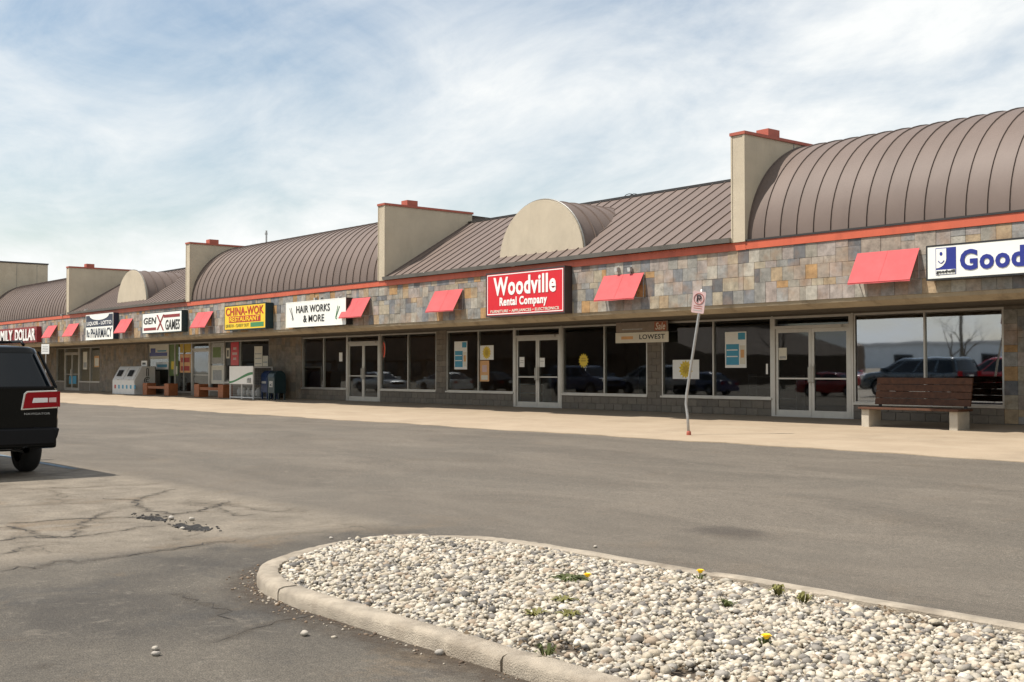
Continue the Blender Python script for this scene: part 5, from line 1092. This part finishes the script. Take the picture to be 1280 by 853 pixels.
def suv_details():
    t = suv; loc, rot = t.location.copy(), t.rotation_euler.copy(); t.location = (0, 0, 0)
    for s in (1, -1):
        y0, y1 = .47, .958
        def pz(pts, x0, x1, name, m, par=t): return part(MB().prism([(s * p[0], p[1]) for p in pts], 'x', x0, x1), name, m, par, bevel=.006)
        tl = pz([(y0 - .02, .965), (y1, .985), (y1, 1.245), (y0 + .06, 1.235), (y0 + .02, 1.20)], -.022, .10, 'tail_light', 'chrome')
        pz([(y0 + .008, .985), (y1 - .005, 1.003), (y1 - .005, 1.225), (y0 + .075, 1.215), (y0 + .045, 1.19)], -.032, -.021, 'red_lens', 'lens_red', tl)
        pz([(y0 + .13, 1.065), (y1 - .14, 1.07), (y1 - .14, 1.135), (y0 + .15, 1.135)], -.040, -.033, 'white_lens', 'lens_white', tl)
        pz([(y1 - .125, 1.07), (y1 - .02, 1.07), (y1 - .02, 1.14), (y1 - .125, 1.135)], -.039, -.033, 'reflector', 'faded_pink', tl)
        part(MB().box(-.02, .30, min(s * .945, s * .998), max(s * .945, s * .998), 1.003, 1.225), 'side_lens', 'lens_red', tl)
        part(MB().tube([(.45, s * .62, 1.90), (.55, s * .62, 1.955), (3.1, s * .62, 1.955), (3.25, s * .62, 1.89)], .022, 8), 'roof_rail', 'plastic_black', t, smooth=True)
        part(MB().prism([(s * .62, .47), (s * .86, .47), (s * .955, .56), (s * .99, .70), (s * .62, .72)], 'x', -.064, .55), 'bumper_corner', 'plastic_black', t, bevel=.03)
    for k in (1.0, 2.3): part(MB().tube([(k, -.62, 1.955), (k, .62, 1.955)], .018, 6), 'cross_bar', 'plastic_black', t)
    part(B(-.03, -.004, -.95, .95, 1.275, 1.30), 'gate_seam', 'plastic_black', t)
    part(MB().prism([(-.075, .47), (-.01, .46), (-.01, .72), (-.075, .70)], 'y', -.92, .92), 'bumper_step', 'plastic_black', t, bevel=.02)
    part(MB().tube([(-.06, -.52, .40), (.5, -.52, .40)], .045, 12, cap=False).tube([(-.06, -.52, .40), (.5, -.52, .40)], .036, 12, cap=False), 'exhaust_pipe', 'chrome', t)
    part(MB().box(-.06, .4, -.05, .05, .36, .42).tube([(-.10, 0, .44), (-.02, 0, .40)], .03, 8), 'tow_hitch', 'steel_tube', t)
    part(MB().box(.9, 1.3, -.8, .8, .33, .45), 'rear_axle', 'plastic_black', t)
    # chrome word on the right of the tail gate (text laid in the y-z plane of the gate)
    o = txt('NAVIGATOR', 0, .36, 0, .030, 0, 'rim_metal', t, bold=.01, depth=.008); o.rotation_euler = (0, 0, -PI / 2); o.location = (-.004, -.50, .895)
    part(B(-.030, -.021, -.12, .12, .95, .99), 'plate_print', 'royal_blue', t)
    t.location = loc
suv_details()
suv.location = (-17.22, 4.74, 0); suv.rotation_euler = (0, 0, PI)
# vehicles the shop windows mirror
REFL = [('dark teal van mirrored in the window above the long bench', (-27.0, 2.6, 0), PI, 'car_teal', VAN), ('red van parked just behind the dark teal van', (-24.6, -1.0, 0), PI, 'car_red', VAN), ('white saloon mirrored in the salon window', (-66, 1.2, 0), PI, 'car_white', SEDAN),
        ('silver saloon mirrored in the dark window by the furniture shop', (-74.5, 4.2, 0), 0, 'car_silver', SEDAN), ('silver van parked facing the furniture shop windows', (-47.5, -1.5, 0), PI, 'car_silver', VAN), ('dark blue saloon parked beside the silver van', (-47.0, -5.0, 0), PI, 'car_blue', SEDAN),
        ('dark blue van parked across from the white saloon', (-55, 2.0, 0), 0, 'car_blue', VAN), ('black saloon parked beside the white saloon', (-65, -2.2, 0), PI, 'car_black', SEDAN), ('red saloon parked behind the silver van', (-44, -8.5, 0), 0, 'car_red', SEDAN)]
for lb, lc, rz, pnt, S in REFL: vehicle('parked_car', lb, lc, rz, pnt, S)

# ================================================================== WEEDS, LOOSE STONES
_pm = []
for k in range(4):
    bm = bmesh.new(); bmesh.ops.create_icosphere(bm, subdivisions=2, radius=1)
    for v in bm.verts: v.co = Vector((v.co.x * 1.15, v.co.y * .9, v.co.z * .7)) * (1 + .2 * math.sin(v.co.x * 3.1 + k) * math.cos(v.co.y * 2.7 + k * 2) + random.uniform(-.09, .09))
    me = bpy.data.meshes.new('pebble'); bm.to_mesh(me); bm.free(); me.shade_smooth(); me.materials.append(MATS['pebble_single']); _pm.append(me)
LOOSE = [(194, 813, .024, 'pair of stones, the darker one, lying on open asphalt'), (195, 820, .026, 'pair of stones, the paler one, lying on open asphalt'), (381, 795, .030, 'single pale stone on the asphalt near the island kerb joint'), (549, 819, .030, 'pale round stone lying off the long kerb section'), (598, 826, .024, 'grey round stone lying off the long kerb section'),
         (520, 798, .024, 'white stone in the dirt along the kerb'), (505, 796, .022, 'tan stone in the dirt along the kerb'), (468, 786, .022, 'small stone at the foot of the kerb near its joint'), (414, 674, .02, 'small stone behind the rounded end of the island'), (437, 675, .02, 'dark stone close behind the rounded end of the island'), (424, 776, .020, 'small stone against the kerb foot'), (240, 651, .035, 'pale chunk of stone in the larger pothole'), (214, 650, .04, 'flat pale chunk between the two potholes'), (228, 660, .028, 'small pale chunk in the larger pothole'), (744, 685, .022, 'white stone on the lane beside the island')]
for i, (px, py, r, lb) in enumerate(LOOSE):
    p = on_z(px, py, 0); o = link('loose_stone', _pm[i % 4], None, (p.x, p.y, ground_z(p.x, p.y) - pot_depth(p.x, p.y) + r * .5)); r *= .8; o.scale = (r, r, r); o.rotation_euler = (0, 0, i * 1.3); tag(o, lb, 'stone', 'loose stones on the asphalt')
# grit gathered at the kerb foot
def grit():
    pts = []
    for k in range(900):
        i = random.randrange(len(OUT) - 1); p = OUT[i].lerp(OUT[i + 1], random.random())
        if p.y > 5.0 or p.x > -2.5: continue
        d = abs(random.gauss(0, .07)); nx_ = -.7 if p.x < -7.4 else 0; pts.append((p.x + nx_ * d, p.y - d - .01))
    pts = np.array(pts); n = len(pts); o = link('kerb_grit', pebble_mesh('kerb_grit', [(pts, np.full(n, .003), .004, .011, 1)])); o.data.materials[0] = MATS['grit']; tag(o, 'brown grit and tiny stones gathered along the foot of the island kerb', 'grit', None, 'stuff')
ramp_mat('grit', [(.20, .14, .09), (.30, .24, .17), (.14, .10, .07), (.40, .35, .28), (.18, .13, .09)], .9, 'island', .2, 30, .2, 60)
grit()
def crumbs():
    P = []
    for cx, cy, rx, ry in HOLES:
        for k in range(45): a = random.uniform(0, 2 * PI); q = random.uniform(.5, 1.35); P.append((cx + rx * q * math.cos(a), cy + ry * q * math.sin(a)))
    P = np.array(P); o = link('asphalt_crumbs', pebble_mesh('asphalt_crumbs', [(P, np.array([.006 - pot_depth(*q) for q in P]), .006, .016, 1)]), ground); o.data.materials[0] = MATS['crumb']; o['kind'] = 'stuff'
ramp_mat('crumb', [(.05, .045, .04), (.09, .08, .068), (.16, .14, .115), (.035, .032, .03)], .9, 'island', .2, 30, .2, 60)
crumbs()
def weed(px, py, label, flower=False, n=26, spread=.10, m='leaf', hgt=.05):
    p = on_z(px, py, .11); z = .10; t = thing('dandelion' if flower else 'weed_tuft', label, 'weed', (p.x, p.y, z)); mb = MB()
    for k in range(n):
        a = random.uniform(0, 2 * PI); l = random.uniform(.4, 1) * spread; w = random.uniform(.006, .012); d = Vector((math.cos(a), math.sin(a), 0)); s_ = Vector((-d.y, d.x, 0)); b = Vector((p.x, p.y, z)) + d * random.uniform(0, .03); h = random.uniform(.5, 1.2) * hgt
        m1 = b + d * l * .5 + Vector((0, 0, h)); e = b + d * l + Vector((0, 0, h * .7)); mb.add([b - s_ * w * .5, b + s_ * w * .5, m1 + s_ * w, m1 - s_ * w, e], [(0, 1, 2, 3), (3, 2, 4)])
    part(mb, 'leaves', m, t)
    if flower:
        c = Vector((p.x + .01, p.y, z + .05)); part(MB().tube([(p.x, p.y, z), c], .004, 5), 'stem', 'leaf', t); f = MB()
        for k in range(22): a = 2 * PI * k / 22; r = .028 if k % 2 else .020; d = Vector((math.cos(a), math.sin(a), 0)); s_ = Vector((-d.y, d.x, 0)) * .006; f.add([c - s_, c + s_, c + d * r + s_ + Vector((0, 0, .010 if k % 2 else .016)), c + d * r - s_ + Vector((0, 0, .010 if k % 2 else .016))], [(0, 1, 2, 3)])
        f.lathe([(0, .012), (.014, .012), (.018, .002), (.012, -.008), (0, -.008)], 10, c); part(f, 'flower', 'dandelion_yellow', t)
weed(733, 727, 'dandelion with one yellow flower beside the largest weed clump', True, 14, .06, 'leaf', .025); weed(874, 722, 'dandelion with one yellow flower close to the far kerb', True, 14, .06, 'leaf', .03); weed(956, 806, 'dandelion with one yellow flower out among the middle of the pebbles', True, 8, .03)
weed(710, 724, 'largest flat green weed clump among the pebbles', False, 110, .17, 'leaf', .028); weed(909, 757, 'small green weed among the pebbles toward the far kerb', False, 22, .08); weed(712, 769, 'mossy yellow green weed clump nearer the cracked kerb joint', False, 40, .10, 'moss', .03); weed(668, 767, 'thin mossy weed beside the mossy clump', False, 24, .09, 'moss', .03); weed(974, 742, 'dry grassy tuft against the far kerb', False, 30, .08, 'moss', .06); weed(1004, 751, 'second dry grassy tuft against the far kerb', False, 24, .07, 'moss', .05); weed(684, 817, 'little green weed growing in the open kerb joint', False, 18, .05); weed(705, 750, 'patch of moss between pebbles below the dandelion', False, 40, .12, 'moss', .025)

# ================================================================== BEHIND THE CAMERA: what the glass mirrors
def bare_tree(loc, h, label, seed):
    rnd = random.Random(seed); t = thing('bare_tree', label, 'tree', loc, 'leafless trees across the car park'); tr = MB(); cr = MB()
    def grow(p, d, l, r, lv):
        mbx = tr if lv == 0 else cr; q = p; pts = [q]; rs = [r]
        for k in range(3): d = (d + Vector((rnd.gauss(0, .12), rnd.gauss(0, .12), rnd.gauss(.04, .06)))).normalized(); q = q + d * l / 3; pts.append(q); rs.append(r * (1 - .17 * (k + 1)))
        mbx.tube(pts, rs, 6 if lv < 2 else 3, cap=False)
        if lv >= 5: return
        for k in range(3 if lv < 4 else 2):
            f = rnd.uniform(.55, 1.0); b = pts[1].lerp(pts[3], f); a = rnd.uniform(0, 2 * PI); sd = Vector((math.cos(a), math.sin(a), rnd.uniform(-.1, .4))); grow(b, (d * .75 + sd * .75).normalized(), l * rnd.uniform(.58, .78), rs[-1] * rnd.uniform(.5, .75), lv + 1)
    grow(Vector(loc), Vector((0, 0, 1)), h * .32, h * .026, 0); part(tr, 'trunk', 'bark', t); part(cr, 'crown', 'bark', t)
bare_tree((-44, -27, 0), 7.2, 'leafless spreading tree mirrored in the window above the long bench', 3); bare_tree((-49.5, -36, 0), 8, 'leafless tree behind the parked red van', 5); bare_tree((-62, -30, 0), 10, 'leafless tree across the car park from the furniture shop', 8); bare_tree((-78, -24, 0), 9, 'leafless tree far across the car park from the salon', 11); bare_tree((-95, -30, 0), 11, 'leafless tree at the far corner of the car park', 12)
def light_pole(x, y, label):
    t = thing('light_pole', label, 'light pole', (x, y, 0), 'car park light poles'); part(MB().lathe([(0, 0), (.3, 0), (.3, .8), (.28, .84), (0, .84)], 16, (x, y, 0)), 'base', 'concrete', t); part(MB().tube([(x, y, .84), (x, y, 9.5)], [.10, .06], 10), 'pole', 'bronze_frame', t); part(MB().tube([(x - .9, y, 9.45), (x + .9, y, 9.45)], .04, 6), 'arm', 'bronze_frame', t)
    for s in (-1, 1): part(MB().box(x + s * 1.2 - .35, x + s * 1.2 + .35, y - .18, y + .18, 9.36, 9.52), 'lamp_head', 'bronze_frame', t, bevel=.03)
light_pole(-34.5, -10, 'tall car park light pole mirrored beside the dark teal van'); light_pole(-70, -12, 'tall car park light pole across from the salon')
def far_store():
    t = thing('far_store', 'long store far across the road with pale blue haze put into its colour', 'building', (-60, -120, 0)); part(B(-150, 20, -150, -120, 0, 4), 'wall', 'far_wall', t); part(B(-150.3, 20.3, -150.3, -119.7, 4.002, 4.4), 'roof', 'far_roof', t)
    for k in range(10): w = part(B(-138 + k * 15, -135 + k * 15, -119.98, -119.8, .6, 2.4), 'window', 'car_glass', t)
    part(B(-66, -54, -121, -118.6, 3.5, 5.6), 'gable', 'far_wall', t)
far_store()
def wing():
    t = thing('brown_store', 'tall dark brown store with a sloping end roof across the car park', 'building', (-140, -45, 0)); part(B(-200, -96, -75, -45, 0, 7.6), 'wall', 'wing_brown', t); part(MB().prism([(-96, 0), (-84, 0), (-84, 3.4), (-96, 7.2)], 'y', -75, -45.2), 'sloping_end', 'wing_brown', t); part(B(-200.4, -95.8, -75.4, -44.6, 7.602, 8.0), 'parapet', 'far_roof', t)
    part(B(-198, -97, -44.995, -43.2, 3.2, 3.5), 'canopy', 'bronze_frame', t)
    for k in range(16): part(B(-197 + k * 6.2, -192.5 + k * 6.2, -44.99, -44.9, .8, 2.9), 'window', 'car_glass', t)
wing()
